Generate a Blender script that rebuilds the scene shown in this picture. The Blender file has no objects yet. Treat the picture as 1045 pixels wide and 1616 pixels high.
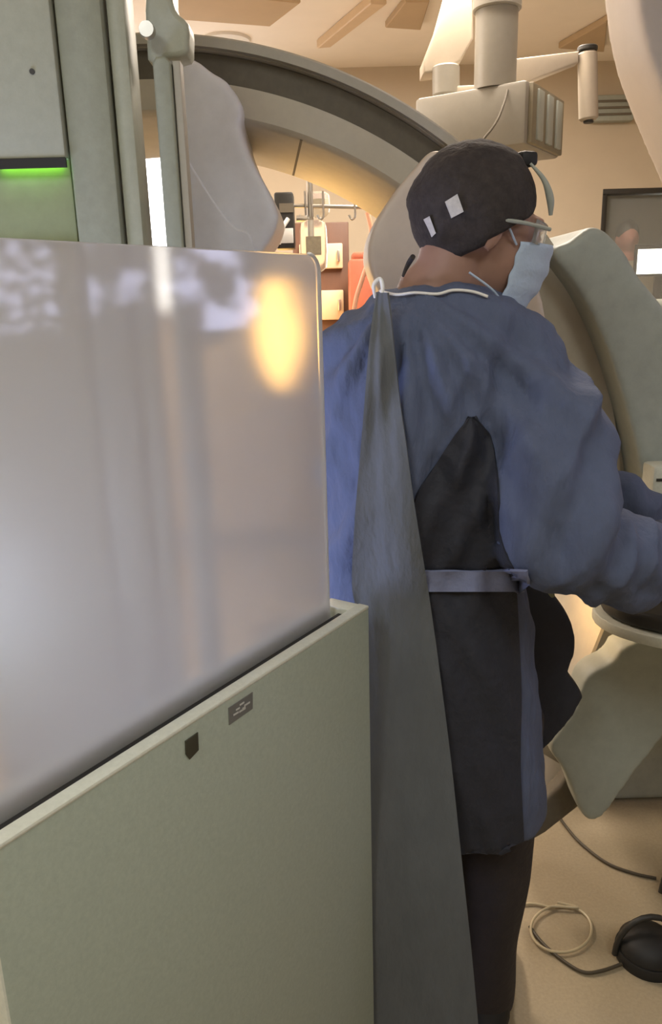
import bpy, bmesh, math, random
import numpy as np
from mathutils import Vector, Matrix, noise
from mathutils.bvhtree import BVHTree

random.seed(7)
SC = bpy.context.scene
COL = SC.collection
PI = math.pi

# ------------------------------------------------------------------ camera
FPX, PITCH, ROLL, EYE = 1230.0, math.radians(15.4), math.radians(1.5), 1.53
cf = Vector((0, math.cos(PITCH), -math.sin(PITCH)))
u0 = Vector((0, math.sin(PITCH), math.cos(PITCH)))
cr = math.cos(ROLL) * Vector((1, 0, 0)) - math.sin(ROLL) * u0
cu = math.cos(ROLL) * u0 + math.sin(ROLL) * Vector((1, 0, 0))
EYEP = Vector((0, 0, EYE))
cam_d = bpy.data.cameras.new('camera')
cam_d.sensor_fit = 'VERTICAL'
cam_d.sensor_height = 36.0
cam_d.lens = FPX / 1616 * 36.0
cam_d.clip_start = 0.02
cam = bpy.data.objects.new('camera', cam_d)
COL.objects.link(cam)
m = Matrix.Identity(4)
for i in range(3):
    m[i][0], m[i][1], m[i][2], m[i][3] = cr[i], cu[i], -cf[i], EYEP[i]
cam.matrix_world = m
SC.camera = cam

# ------------------------------------------------------------------ world and light
w = bpy.data.worlds.new('world')
w.use_nodes = True
w.node_tree.nodes['Background'].inputs[0].default_value = (0.9, 0.85, 0.8, 1)
w.node_tree.nodes['Background'].inputs[1].default_value = 0.02
SC.world = w
SC.view_settings.view_transform = 'Standard'
SC.view_settings.look = 'None'
SC.view_settings.gamma = 1.0
SC.view_settings.use_curve_mapping = False
SC.view_settings.exposure = 0.72
SC.cycles.use_denoising = True
SC.cycles.max_bounces = 8
SC.cycles.sample_clamp_indirect = 4.0


def area_light(name, loc, size, power, color, rot=(0, 0, 0)):
    d = bpy.data.lights.new(name, 'AREA')
    d.shape = 'RECTANGLE'
    d.size, d.size_y = size
    d.energy = power
    d.color = color
    o = bpy.data.objects.new(name, d)
    o.location = loc
    o.rotation_euler = rot
    COL.objects.link(o)
    return o


WARM = (1.0, 0.88, 0.76)
NEUT = (0.93, 1.0, 1.0)
COOL = (0.72, 0.82, 1.0)
FILL_TROFFERS = [((-0.9, -0.45), 13.0, NEUT), ((0.9, -0.45), 9.0, NEUT), ((0.45, 2.95), 42.0, WARM), ((-1.35, 3.0), 42.0, WARM)]  # unseen ceiling lights added for fill
for (tx, ty), pw, tc in FILL_TROFFERS:
    area_light('troffer_fill', (tx, ty, 2.70), (0.5, 1.1), pw, tc)


# ------------------------------------------------------------------ helpers
def at(px, py, Y):
    d = cf * FPX + cr * (px - 522.5) + cu * (808 - py)
    return EYEP + d * (Y / d.y)


def atz(px, py, z):
    d = cf * FPX + cr * (px - 522.5) + cu * (808 - py)
    return EYEP + d * ((z - EYE) / d.z)


def ray(px, py):
    return (cf * FPX + cr * (px - 522.5) + cu * (808 - py)).normalized()


def lin(c):
    return tuple(((v / 255) / 12.92 if v / 255 <= 0.04045 else ((v / 255 + 0.055) / 1.055) ** 2.4) for v in c)


MATS = {}


def mat(name, rgb, rough=0.55, var=0.10, vscale=18.0, bump=0.0, bscale=120.0, metal=0.0, emit=None, estr=0.0, coat=0.0, stretch=None, spec=0.5):
    if name in MATS:
        return MATS[name]
    mt = bpy.data.materials.new(name)
    mt.use_nodes = True
    nt = mt.node_tree
    b = nt.nodes['Principled BSDF']
    c = lin(rgb)
    b.inputs['Roughness'].default_value = rough
    b.inputs['Metallic'].default_value = metal
    b.inputs['Coat Weight'].default_value = coat
    b.inputs['Specular IOR Level'].default_value = spec
    tc = nt.nodes.new('ShaderNodeTexCoord')
    mp = nt.nodes.new('ShaderNodeMapping')
    if stretch:
        mp.inputs['Scale'].default_value = stretch
    nt.links.new(tc.outputs['Object'], mp.inputs['Vector'])
    nz = nt.nodes.new('ShaderNodeTexNoise')
    nz.inputs['Scale'].default_value = vscale
    nz.inputs['Detail'].default_value = 5.0
    nz.inputs['Roughness'].default_value = 0.65
    nt.links.new(mp.outputs['Vector'], nz.inputs['Vector'])
    rp = nt.nodes.new('ShaderNodeValToRGB')
    rp.color_ramp.elements[0].position = 0.30
    rp.color_ramp.elements[1].position = 0.70
    rp.color_ramp.elements[0].color = tuple(v * (1 - var) for v in c) + (1,)
    rp.color_ramp.elements[1].color = tuple(min(1, v * (1 + var)) for v in c) + (1,)
    nt.links.new(nz.outputs['Fac'], rp.inputs['Fac'])
    nt.links.new(rp.outputs['Color'], b.inputs['Base Color'])
    if bump > 0:
        n2 = nt.nodes.new('ShaderNodeTexNoise')
        n2.inputs['Scale'].default_value = bscale
        n2.inputs['Detail'].default_value = 4.0
        nt.links.new(mp.outputs['Vector'], n2.inputs['Vector'])
        bp = nt.nodes.new('ShaderNodeBump')
        bp.inputs['Strength'].default_value = bump
        bp.inputs['Distance'].default_value = 0.01
        nt.links.new(n2.outputs['Fac'], bp.inputs['Height'])
        nt.links.new(bp.outputs['Normal'], b.inputs['Normal'])
    if emit:
        b.inputs['Emission Color'].default_value = lin(emit) + (1,)
        b.inputs['Emission Strength'].default_value = estr
    MATS[name] = mt
    return mt


ORG = {}


def put(o, parent=None, **props):
    COL.objects.link(o)
    if parent is not None:
        o.parent = parent
        ORG[o.name] = ORG[parent.name]
    for k, v in props.items():
        o[k] = v
    return o


def thing(name, label, cat, loc, group=None, kind=None):
    o = bpy.data.objects.new(name, None)
    o.empty_display_size = 0.1
    o.location = loc
    COL.objects.link(o)
    ORG[o.name] = Vector(loc)
    o['label'] = label
    o['category'] = cat
    if group:
        o['group'] = group
    if kind:
        o['kind'] = kind
    return o


def struct(o):
    o['kind'] = 'structure'
    return o


def tag(o, label, cat, group=None):
    o['label'] = label
    o['category'] = cat
    if group:
        o['group'] = group
    return o


def obj_bm(name, bm, material, parent=None, smooth=True, angle=40, label=None):
    """link a bmesh given in WORLD coordinates as one mesh object"""
    bm.normal_update()
    me = bpy.data.meshes.new(name)
    if parent is not None:
        L = ORG[parent.name]
        bmesh.ops.translate(bm, vec=-L, verts=bm.verts)
    else:
        cs = [v.co for v in bm.verts]
        L = Vector(((min(c.x for c in cs) + max(c.x for c in cs)) / 2, (min(c.y for c in cs) + max(c.y for c in cs)) / 2, min(c.z for c in cs)))
        bmesh.ops.translate(bm, vec=-L, verts=bm.verts)
    if smooth:
        for f in bm.faces:
            f.smooth = len(f.verts) <= 8
        lim = math.radians(angle)
        for e in bm.edges:
            if len(e.link_faces) == 2 and e.link_faces[0].normal.length > 0 and e.link_faces[1].normal.length > 0:
                if e.link_faces[0].normal.angle(e.link_faces[1].normal, 0) > lim:
                    e.smooth = False
    bm.to_mesh(me)
    bm.free()
    me.materials.append(material)
    o = bpy.data.objects.new(name, me)
    put(o, parent)
    if parent is None:
        o.location = L
        ORG[o.name] = L
    if label:
        o['label'] = label
    return o


def bm_box(bm, c, s, rz=0.0, bev=0.0, M=None):
    b2 = bmesh.new()
    bmesh.ops.create_cube(b2, size=1.0)
    bmesh.ops.scale(b2, vec=s, verts=b2.verts)
    if bev > 0:
        bmesh.ops.bevel(b2, geom=list(b2.edges), offset=bev, segments=2, affect='EDGES', profile=0.5)
    T = Matrix.Translation(c) @ (M if M is not None else Matrix.Rotation(rz, 4, 'Z'))
    bmesh.ops.transform(b2, matrix=T, verts=b2.verts)
    merge(bm, b2)


def merge(bm, b2):
    me = bpy.data.meshes.new('tmp')
    b2.to_mesh(me)
    b2.free()
    bm.from_mesh(me)
    bpy.data.meshes.remove(me)


def box(name, c, s, material, parent=None, rz=0.0, bev=0.004, M=None, label=None):
    bm = bmesh.new()
    bm_box(bm, c, s, rz, bev, M)
    return obj_bm(name, bm, material, parent, label=label)


def bm_tube(bm, pts, rad, seg=16, caps=True, squash=None):
    pts = [Vector(p) for p in pts]
    if not hasattr(rad, '__len__'):
        rad = [rad] * len(pts)
    rings = []
    n = None
    for i, p in enumerate(pts):
        a = pts[max(0, i - 1)]
        b = pts[min(len(pts) - 1, i + 1)]
        t = (b - a).normalized()
        if n is None:
            n = t.orthogonal().normalized()
        else:
            n = (n - t * n.dot(t)).normalized()
        bt = t.cross(n)
        rings.append([bm.verts.new(p + (n * math.cos(k * 2 * PI / seg) + bt * math.sin(k * 2 * PI / seg)) * rad[i]) for k in range(seg)])
    for i in range(len(rings) - 1):
        for k in range(seg):
            bm.faces.new((rings[i][k], rings[i][(k + 1) % seg], rings[i + 1][(k + 1) % seg], rings[i + 1][k]))
    if caps:
        bm.faces.new(list(reversed(rings[0])))
        bm.faces.new(rings[-1])


def spline(pts, n=8):
    """catmull-rom through pts (tuples of any length)"""
    pts = [np.array(p, float) for p in pts]
    P = [2 * pts[0] - pts[1]] + pts + [2 * pts[-1] - pts[-2]]
    out = []
    for i in range(1, len(P) - 2):
        for k in range(n):
            t = k / n
            p0, p1, p2, p3 = P[i - 1:i + 3]
            out.append(0.5 * (2 * p1 + (p2 - p0) * t + (2 * p0 - 5 * p1 + 4 * p2 - p3) * t * t + (3 * p1 - p0 - 3 * p2 + p3) * t ** 3))
    out.append(pts[-1])
    return out


def tube(name, pts, rad, material, parent=None, seg=14, n=6, label=None):
    bm = bmesh.new()
    if n > 1:
        rr = rad if hasattr(rad, '__len__') else [rad] * len(pts)
        sp = spline([tuple(p) + (r,) for p, r in zip(pts, rr)], n)
        bm_tube(bm, [Vector(s[:3]) for s in sp], [max(1e-4, s[3]) for s in sp], seg)
    else:
        bm_tube(bm, pts, rad, seg)
    return obj_bm(name, bm, material, parent, label=label)


def cyl(name, a, b, r, material, parent=None, seg=32, bev=0.0, label=None):
    a, b = Vector(a), Vector(b)
    d = (b - a).normalized()
    bm = bmesh.new()
    if bev > 0:
        bm_tube(bm, [a, a + d * 0.0001, a + d * bev, b - d * bev, b - d * 0.0001, b], [r - bev, r - bev, r, r, r - bev, r - bev], seg)
    else:
        bm_tube(bm, [a, b], r, seg)
    return obj_bm(name, bm, material, parent, label=label)


def lathe(name, prof, c, material, parent=None, seg=40, M=None, label=None):
    bm = bmesh.new()
    rings = []
    for r, z in prof:
        rings.append([bm.verts.new((r * math.cos(k * 2 * PI / seg), r * math.sin(k * 2 * PI / seg), z)) for k in range(seg)])
    for i in range(len(rings) - 1):
        for k in range(seg):
            bm.faces.new((rings[i][k], rings[i][(k + 1) % seg], rings[i + 1][(k + 1) % seg], rings[i + 1][k]))
    bm.faces.new(list(reversed(rings[0])))
    bm.faces.new(rings[-1])
    T = Matrix.Translation(c) @ (M if M is not None else Matrix.Identity(4))
    bmesh.ops.transform(bm, matrix=T, verts=bm.verts)
    bmesh.ops.recalc_face_normals(bm, faces=bm.faces)
    return obj_bm(name, bm, material, parent, label=label)


def prism(name, front, depth_vec, material, parent=None, bev=0.01, seg=3, label=None):
    """extrude a 3-D outline along depth_vec, rounded edges"""
    bm = bmesh.new()
    a = [bm.verts.new(p) for p in front]
    b = [bm.verts.new(Vector(p) + Vector(depth_vec)) for p in front]
    n = len(a)
    fs = [bm.faces.new(a), bm.faces.new(list(reversed(b)))]
    for i in range(n):
        bm.faces.new((a[i], b[i], b[(i + 1) % n], a[(i + 1) % n]))
    bmesh.ops.recalc_face_normals(bm, faces=bm.faces)
    if bev > 0:
        es = set()
        for f in fs:
            es.update(f.edges)
        bmesh.ops.bevel(bm, geom=list(es), offset=bev, segments=seg, affect='EDGES', profile=0.5)
    return obj_bm(name, bm, material, parent, label=label)


def soft(name, front, depth_vec, material, parent=None, voxel=0.008, it=14, label=None):
    """extruded outline with generously rounded edges"""
    bm = bmesh.new()
    a = [bm.verts.new(p) for p in front]
    b = [bm.verts.new(Vector(p) + Vector(depth_vec)) for p in front]
    n = len(a)
    bm.faces.new(a)
    bm.faces.new(list(reversed(b)))
    for i in range(n):
        bm.faces.new((a[i], b[i], b[(i + 1) % n], a[(i + 1) % n]))
    bmesh.ops.recalc_face_normals(bm, faces=bm.faces)
    bmesh.ops.triangulate(bm, faces=bm.faces[:])
    return obj_bm(name, remeshed(bm, voxel, it), material, parent, angle=180, label=label)


def smooth_outline(pts, n=5):
    P = [np.array(p, float) for p in pts]
    N = len(P)
    out = []
    for i in range(N):
        p0, p1, p2, p3 = P[(i - 1) % N], P[i], P[(i + 1) % N], P[(i + 2) % N]
        for k in range(n):
            t = k / n
            out.append(tuple(0.5 * (2 * p1 + (p2 - p0) * t + (2 * p0 - 5 * p1 + 4 * p2 - p3) * t * t + (3 * p1 - p0 - 3 * p2 + p3) * t ** 3)))
    return out


def sweep_arc(name, prof, C, axis_yaw, a0, a1, material, parent, n=90, label=None):
    """closed profile (r, depth) swept about a horizontal axis through C; angles in degrees, 0 = right, 90 = up"""
    ax = Vector((math.sin(axis_yaw), math.cos(axis_yaw), 0))
    rt = Vector((math.cos(axis_yaw), -math.sin(axis_yaw), 0))
    bm = bmesh.new()
    rings = []
    for i in range(n + 1):
        a = math.radians(a0 + (a1 - a0) * i / n)
        d = rt * math.cos(a) + Vector((0, 0, 1)) * math.sin(a)
        rings.append([bm.verts.new(C + d * r + ax * y) for r, y in prof])
    k = len(prof)
    for i in range(n):
        for j in range(k):
            bm.faces.new((rings[i][j], rings[i][(j + 1) % k], rings[i + 1][(j + 1) % k], rings[i + 1][j]))
    bm.faces.new(rings[0])
    bm.faces.new(list(reversed(rings[-1])))
    bmesh.ops.recalc_face_normals(bm, faces=bm.faces)
    return obj_bm(name, bm, material, parent, label=label, angle=30)


def remeshed(bm, voxel, smooth_iter=4):
    """one continuous surface from overlapping closed pieces"""
    me = bpy.data.meshes.new('tmp')
    bm.to_mesh(me)
    bm.free()
    o = bpy.data.objects.new('tmp', me)
    COL.objects.link(o)
    r = o.modifiers.new('r', 'REMESH')
    r.mode = 'VOXEL'
    r.voxel_size = voxel
    s = o.modifiers.new('s', 'SMOOTH')
    s.factor = 0.5
    s.iterations = smooth_iter
    dg = bpy.context.evaluated_depsgraph_get()
    out = bpy.data.meshes.new_from_object(o.evaluated_get(dg))
    bpy.data.objects.remove(o)
    bpy.data.meshes.remove(me)
    b = bmesh.new()
    b.from_mesh(out)
    bpy.data.meshes.remove(out)
    return b


def loft(bm, secs, seg=40, power=2.3):
    """secs: (centre, rx, ry) horizontal superellipses bottom/top in order"""
    rings = []
    for c, rx, ry in secs:
        ring = []
        for k in range(seg):
            a = 2 * PI * k / seg
            ca, sa = math.cos(a), math.sin(a)
            ring.append(bm.verts.new((c[0] + rx * math.copysign(abs(ca) ** (2 / power), ca), c[1] + ry * math.copysign(abs(sa) ** (2 / power), sa), c[2])))
        rings.append(ring)
    fs = []
    for i in range(len(rings) - 1):
        for k in range(seg):
            fs.append(bm.faces.new((rings[i][k], rings[i][(k + 1) % seg], rings[i + 1][(k + 1) % seg], rings[i + 1][k])))
    fs.append(bm.faces.new(list(reversed(rings[0]))))
    fs.append(bm.faces.new(rings[-1]))
    bmesh.ops.recalc_face_normals(bm, faces=fs)


# ------------------------------------------------------------------ materials
M_WALL = mat('wall_paint', (200, 186, 164), 0.8, 0.04, 3.0, 0.05, 200)
M_CEIL = mat('ceiling_paint', (246, 238, 226), 0.85, 0.03, 3.0, 0.04, 150)
M_CEILDK = mat('ceiling_tile', (190, 168, 138), 0.85, 0.04, 6.0, 0.05, 150)
M_GREY = mat('grey_enamel', (170, 164, 150), 0.45, 0.05, 40, 0.03, 300)
M_TOWER = mat('tower_enamel', (164, 166, 148), 0.5, 0.07, 60, 0.04, 300)
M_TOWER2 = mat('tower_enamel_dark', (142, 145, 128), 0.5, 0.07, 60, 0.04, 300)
M_LIGHTGREY = mat('light_grey_plastic', (226, 227, 233), 0.4, 0.04, 30, 0.02, 300)
M_BOOMARM = mat('boom_arm_enamel', (176, 164, 146), 0.5, 0.04, 30)
M_BOOM = mat('boom_enamel', (142, 137, 126), 0.45, 0.04, 30, 0.02, 300)
M_ARC = mat('arc_enamel', (186, 178, 160), 0.42, 0.05, 30, 0.02, 300)
M_BEIGE = mat('beige_cover', (205, 190, 172), 0.5, 0.04, 30, 0.02, 300)
M_GROOVE = mat('groove_rubber', (104, 97, 84), 0.7, 0.10, 50)
M_SLEEVE = mat('sleeve_enamel', (158, 163, 154), 0.5, 0.08, 30, 0.03, 300)
M_DARK = mat('dark_plastic', (44, 42, 38), 0.5, 0.1, 40)
M_BLACK = mat('black_rubber', (26, 25, 24), 0.6, 0.1, 40)
M_SHIELD = mat('shield_laminate', (166, 174, 158), 0.55, 0.07, 160, 0.06, 400)
M_SHIELDRIM = mat('shield_rim', (206, 206, 190), 0.5, 0.06, 160, 0.03, 400)
M_METAL = mat('brushed_metal', (190, 186, 178), 0.3, 0.05, 60, metal=0.9)
M_WHITE = mat('white_plastic', (232, 230, 224), 0.45, 0.03, 30)
M_CABLE = mat('cable_jacket', (70, 62, 48), 0.5, 0.06, 30)
M_CABLE2 = mat('pale_cable_jacket', (186, 172, 140), 0.4, 0.06, 30)
M_GOWN = mat('gown_blue', (82, 91, 116), 0.85, 0.10, 26, 0.35, 90, stretch=(1, 1, 0.45))
M_FLAP = mat('gown_inner_grey', (92, 95, 98), 0.85, 0.09, 30, 0.30, 80, stretch=(1, 1, 0.4))
M_NAVY = mat('navy_cloth', (38, 40, 50), 0.75, 0.12, 30, 0.3, 60)
M_TROUSER = mat('dark_trousers', (48, 42, 42), 0.85, 0.12, 30, 0.3, 60)
M_BELT = mat('gown_belt_blue', (118, 124, 152), 0.85, 0.08, 40, 0.2, 120)
M_CAP = mat('cap_cloth', (52, 46, 44), 0.9, 0.35, 70, 0.3, 120)
M_SKIN = mat('skin', (150, 116, 100), 0.5, 0.06, 20)
M_MASK = mat('mask_blue', (176, 192, 212), 0.8, 0.04, 30, 0.2, 150)
M_GLOVE = mat('glove_latex', (60, 64, 72), 0.5, 0.05, 30)
M_WOOD = mat('dark_wood', (92, 62, 44), 0.5, 0.15, 20, stretch=(1, 1, 0.2))
M_RED = mat('red_plastic', (168, 92, 68), 0.5, 0.06, 30)
M_CREAM = mat('cream_panel', (214, 190, 158), 0.5, 0.04, 20)
M_PINK = mat('pink_tubing', (236, 176, 146), 0.4, 0.04, 20)
M_GREENSCR = mat('display_glow_tint', (140, 148, 112), 0.4, 0.06, 40)  # green LED glow tinted into the display's base colour
M_FLOOR = mat('floor_vinyl', (162, 147, 120), 0.5, 0.10, 130, 0.04, 200)


def mat_acrylic():
    mt = bpy.data.materials.new('hazy_acrylic')
    mt.use_nodes = True
    nt = mt.node_tree
    nt.nodes.clear()
    out = nt.nodes.new('ShaderNodeOutputMaterial')
    tc = nt.nodes.new('ShaderNodeTexCoord')
    nz = nt.nodes.new('ShaderNodeTexNoise')
    nz.inputs['Scale'].default_value = 5.0
    nz.inputs['Detail'].default_value = 6.0
    nt.links.new(tc.outputs['Object'], nz.inputs['Vector'])
    hz = nt.nodes.new('ShaderNodeMapRange')
    hz.inputs['From Min'].default_value = 0.3
    hz.inputs['From Max'].default_value = 0.7
    hz.inputs['To Min'].default_value = 0.52
    hz.inputs['To Max'].default_value = 0.62
    nt.links.new(nz.outputs['Fac'], hz.inputs['Value'])
    rf = nt.nodes.new('ShaderNodeBsdfRefraction')
    rf.inputs['IOR'].default_value = 1.06
    rf.inputs['Roughness'].default_value = 0.34
    rf.inputs['Color'].default_value = (0.93, 0.92, 0.88, 1)
    df = nt.nodes.new('ShaderNodeBsdfDiffuse')
    df.inputs['Color'].default_value = (0.60, 0.59, 0.58, 1)
    tl = nt.nodes.new('ShaderNodeBsdfTranslucent')
    tl.inputs['Color'].default_value = (0.60, 0.57, 0.53, 1)
    m1 = nt.nodes.new('ShaderNodeMixShader')
    m1.inputs[0].default_value = 0.35
    nt.links.new(df.outputs[0], m1.inputs[1])
    nt.links.new(tl.outputs[0], m1.inputs[2])
    m2 = nt.nodes.new('ShaderNodeMixShader')
    nt.links.new(hz.outputs['Result'], m2.inputs[0])
    nt.links.new(rf.outputs[0], m2.inputs[1])
    nt.links.new(m1.outputs[0], m2.inputs[2])
    gl = nt.nodes.new('ShaderNodeBsdfGlossy')
    gl.inputs['Roughness'].default_value = 0.06
    fr = nt.nodes.new('ShaderNodeFresnel')
    fr.inputs['IOR'].default_value = 1.49
    m3 = nt.nodes.new('ShaderNodeMixShader')
    ge = nt.nodes.new('ShaderNodeNewGeometry')
    ff = nt.nodes.new('ShaderNodeMath')
    ff.operation = 'SUBTRACT'
    ff.inputs[0].default_value = 1.0
    nt.links.new(ge.outputs['Backfacing'], ff.inputs[1])
    fm = nt.nodes.new('ShaderNodeMath')
    fm.operation = 'MULTIPLY'
    nt.links.new(fr.outputs[0], fm.inputs[0])
    nt.links.new(ff.outputs[0], fm.inputs[1])
    nt.links.new(fm.outputs[0], m3.inputs[0])
    nt.links.new(m2.outputs[0], m3.inputs[1])
    nt.links.new(gl.outputs[0], m3.inputs[2])
    nt.links.new(m3.outputs[0], out.inputs['Surface'])
    return mt


def mat_clear(name, rgb=(0.97, 0.97, 0.95), rough=0.05, ior=1.2):
    mt = bpy.data.materials.new(name)
    mt.use_nodes = True
    b = mt.node_tree.nodes['Principled BSDF']
    b.inputs['Base Color'].default_value = rgb + (1,)
    b.inputs['Transmission Weight'].default_value = 0.85
    b.inputs['Roughness'].default_value = rough
    b.inputs['IOR'].default_value = ior
    return mt


def mat_screen(name, rgb, strength, scale=6.0, contrast=(0.35, 0.75), base=0.05):
    """a lit monitor screen: a procedural picture that gives off light"""
    mt = bpy.data.materials.new(name)
    mt.use_nodes = True
    nt = mt.node_tree
    b = nt.nodes['Principled BSDF']
    b.inputs['Base Color'].default_value = (0.02, 0.02, 0.02, 1)
    b.inputs['Roughness'].default_value = 0.2
    tc = nt.nodes.new('ShaderNodeTexCoord')
    nz = nt.nodes.new('ShaderNodeTexNoise')
    nz.inputs['Scale'].default_value = scale
    nz.inputs['Detail'].default_value = 3
    nt.links.new(tc.outputs['Object'], nz.inputs['Vector'])
    rp = nt.nodes.new('ShaderNodeValToRGB')
    rp.color_ramp.elements[0].position, rp.color_ramp.elements[1].position = contrast
    c = lin(rgb)
    rp.color_ramp.elements[0].color = tuple(v * base for v in c) + (1,)
    rp.color_ramp.elements[1].color = c + (1,)
    nt.links.new(nz.outputs['Fac'], rp.inputs['Fac'])
    nt.links.new(rp.outputs['Color'], b.inputs['Emission Color'])
    b.inputs['Emission Strength'].default_value = strength
    return mt


M_ACRYLIC = mat_acrylic()
M_CLEAR = mat_clear('clear_plastic')
M_DRAPE = mat_clear('clear_drape', (0.9, 0.92, 0.95), 0.12, 1.3)
M_GLASS = mat_clear('window_glass', (0.92, 0.95, 0.93), 0.02, 1.1)

# ------------------------------------------------------------------ room shell
X0, X1, Y0, Y1, ZC = -2.3, 3.0, -1.7, 4.8, 2.75
TH = 0.12


def shell(name, c, s, material, kind='structure'):
    o = box(name, c, s, material, bev=0)
    o['kind'] = kind
    return o


shell('floor', ((X0 + X1) / 2, (Y0 + Y1 + 2) / 2, -0.05), (X1 - X0 + 0.4, Y1 - Y0 + 2.4, 0.1), M_FLOOR)
# ceiling slab with panels
shell('ceiling', ((X0 + X1) / 2, (Y0 + Y1 + 2) / 2, ZC + 0.05), (X1 - X0 + 0.4, Y1 - Y0 + 2.4, 0.1), M_CEIL)
shell('wall_left', (X0 - TH / 2, (Y0 + Y1 + 2) / 2, ZC / 2), (TH, Y1 - Y0 + 2.4, ZC), M_WALL)
shell('wall_right', (X1 + TH / 2, (Y0 + Y1 + 2) / 2, ZC / 2), (TH, Y1 - Y0 + 2.4, ZC), M_WALL)
shell('wall_front', ((X0 + X1) / 2, Y0 - TH / 2, ZC / 2), (X1 - X0, TH, ZC), M_WALL)
WX0, WX1, WZ0, WZ1 = at(950, 330, Y1).x, 2.75, 1.05, at(1000, 297, Y1).z
bm = bmesh.new()
for a, b, c, d in ((X0, WX0, 0, ZC), (WX1, X1, 0, ZC), (WX0, WX1, 0, WZ0), (WX0, WX1, WZ1, ZC)):
    bm_box(bm, ((a + b) / 2, Y1 + TH / 2, (c + d) / 2), (b - a, TH, d - c))
wb = obj_bm('wall_back', bm, M_WALL, smooth=False)
wb['kind'] = 'structure'
YR = 6.6
shell('wall_control_room', ((X0 + X1) / 2, YR + TH / 2, ZC / 2), (X1 - X0, TH, ZC), mat('control_room_paint', (96, 92, 78), 0.85, 0.05, 3))
shell('wall_control_room_side', (1.0, (Y1 + TH + YR) / 2, ZC / 2), (0.1, YR - Y1 - TH, ZC), mat('control_room_paint', (96, 92, 78)))
# observation window
win = thing('window_1', 'dark control room observation window in the back wall', 'window', ((WX0 + WX1) / 2, Y1, WZ0))
win['kind'] = 'structure'
box('window_glass', ((WX0 + WX1) / 2, Y1 + 0.06, (WZ0 + WZ1) / 2), (WX1 - WX0 - 0.02, 0.01, WZ1 - WZ0 - 0.02), M_GLASS, win, bev=0)
for nm, c, s in (('window_frame', ((WX0 + WX1) / 2, Y1 + 0.05, WZ1 - 0.015), (WX1 - WX0, 0.1, 0.03)),
                 ('window_frame', ((WX0 + WX1) / 2, Y1 + 0.05, WZ0 + 0.015), (WX1 - WX0, 0.1, 0.03)),
                 ('window_frame', (WX0 + 0.015, Y1 + 0.05, (WZ0 + WZ1) / 2), (0.03, 0.1, WZ1 - WZ0 - 0.06)),
                 ('window_frame', (WX1 - 0.015, Y1 + 0.05, (WZ0 + WZ1) / 2), (0.03, 0.1, WZ1 - WZ0 - 0.06))):
    box(nm, c, s, M_DARK, win)
bb = box('baseboard_back', ((X0 + X1) / 2, Y1 - 0.008, 0.05), (X1 - X0, 0.016, 0.1), M_GROOVE)
bb['kind'] = 'structure'

# unseen ceiling troffers added to light the room
tl = ['dim unseen ceiling light added above the camera, left', 'dim unseen ceiling light added above the camera, right', 'warm unseen ceiling light added towards the back wall, beside the boom', 'warm unseen ceiling light added at the back left corner']
for ((tx, ty), pw, tcol), lb in zip(FILL_TROFFERS, tl):
    t = thing('fill_troffer', lb, 'ceiling light', (tx, ty, ZC - 0.04), 'added ceiling fill lights')
    bm = bmesh.new()
    for dx, dy, sx, sy in ((-0.29, 0, 0.04, 1.22), (0.29, 0, 0.04, 1.22), (0, 0.59, 0.54, 0.04), (0, -0.59, 0.54, 0.04)):
        bm_box(bm, (tx + dx, ty + dy, ZC - 0.02), (sx, sy, 0.04), bev=0.003)
    obj_bm('frame', bm, M_CREAM, t)
    box('diffuser', (tx, ty, ZC - 0.012), (0.54, 1.14, 0.016), mat('diffuser_%s' % ('warm' if tcol == WARM else 'dim'), (255, 214, 160) if tcol == WARM else (230, 225, 215), 0.5, 0.0, 10, emit=(255, 214, 160) if tcol == WARM else (230, 225, 215), estr=0.8 if tcol == WARM else 0.25), t, bev=0)

# ------------------------------------------------------------------ mobile shield in the foreground
A = at(583, 955, 1.10)
SD = Vector((0.556, 0.831, 0)).normalized()      # along the shield, away from the camera
SN = Vector((SD.y, -SD.x, 0))                    # out of its near face
ZT = A.z
SW, ST = 0.645, 0.074
sh = thing('mobile_shield', 'mobile lead shield with pale green lower panel and hazy clear acrylic sheet', 'shield', (A - SD * SW / 2 - SN * ST / 2).to_tuple()[:2] + (0,))
ROT = math.atan2(SD.y, SD.x)


def sp(t, n, z):
    """point on the shield: t back along it from the far corner, n behind the near face, height z"""
    return A - SD * t - SN * n + Vector((0, 0, z - A.z))


def sbox(name, t0, t1, n0, n1, z0, z1, material, bev=0.004, parent=sh):
    c = (sp(t0, n0, z0) + sp(t1, n1, z1)) / 2
    return box(name, c, (t1 - t0, n1 - n0, z1 - z0), material, parent, rz=ROT, bev=bev)


ZB = 0.11
sbox('panel', 0.0, SW, 0.0, 0.016, ZB, ZT - 0.004, M_SHIELD)
sbox('rear_panel', 0.0, SW, ST - 0.02, ST, ZB, ZT - 0.002, M_SHIELD)
sbox('top_rim', 0.0, SW, 0.0, 0.019, ZT - 0.006, ZT, M_SHIELDRIM, 0.0025)
sbox('end_cap', 0.0, 0.03, 0.004, ST - 0.004, ZB, ZT - 0.0005, M_SHIELDRIM)
sbox('end_cap', SW - 0.014, SW + 0.002, 0.001, ST - 0.001, ZB, ZT - 0.001, M_SHIELDRIM)
sbox('lead_core', 0.03, SW - 0.014, 0.016, ST - 0.02, ZB, ZT - 0.061, M_DARK, 0)
sbox('slot_dark_fill', 0.03, SW - 0.014, 0.0195, 0.037, ZT - 0.05, ZT - 0.010, M_BLACK, 0)  # black filler stands in for the dark inside of the open slot
sbox('foot_rail', 0.03, 0.09, -0.20, ST + 0.05, 0.075, 0.11, M_METAL)
sbox('foot_rail', SW - 0.09, SW - 0.03, -0.20, ST + 0.05, 0.075, 0.11, M_METAL)
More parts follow.
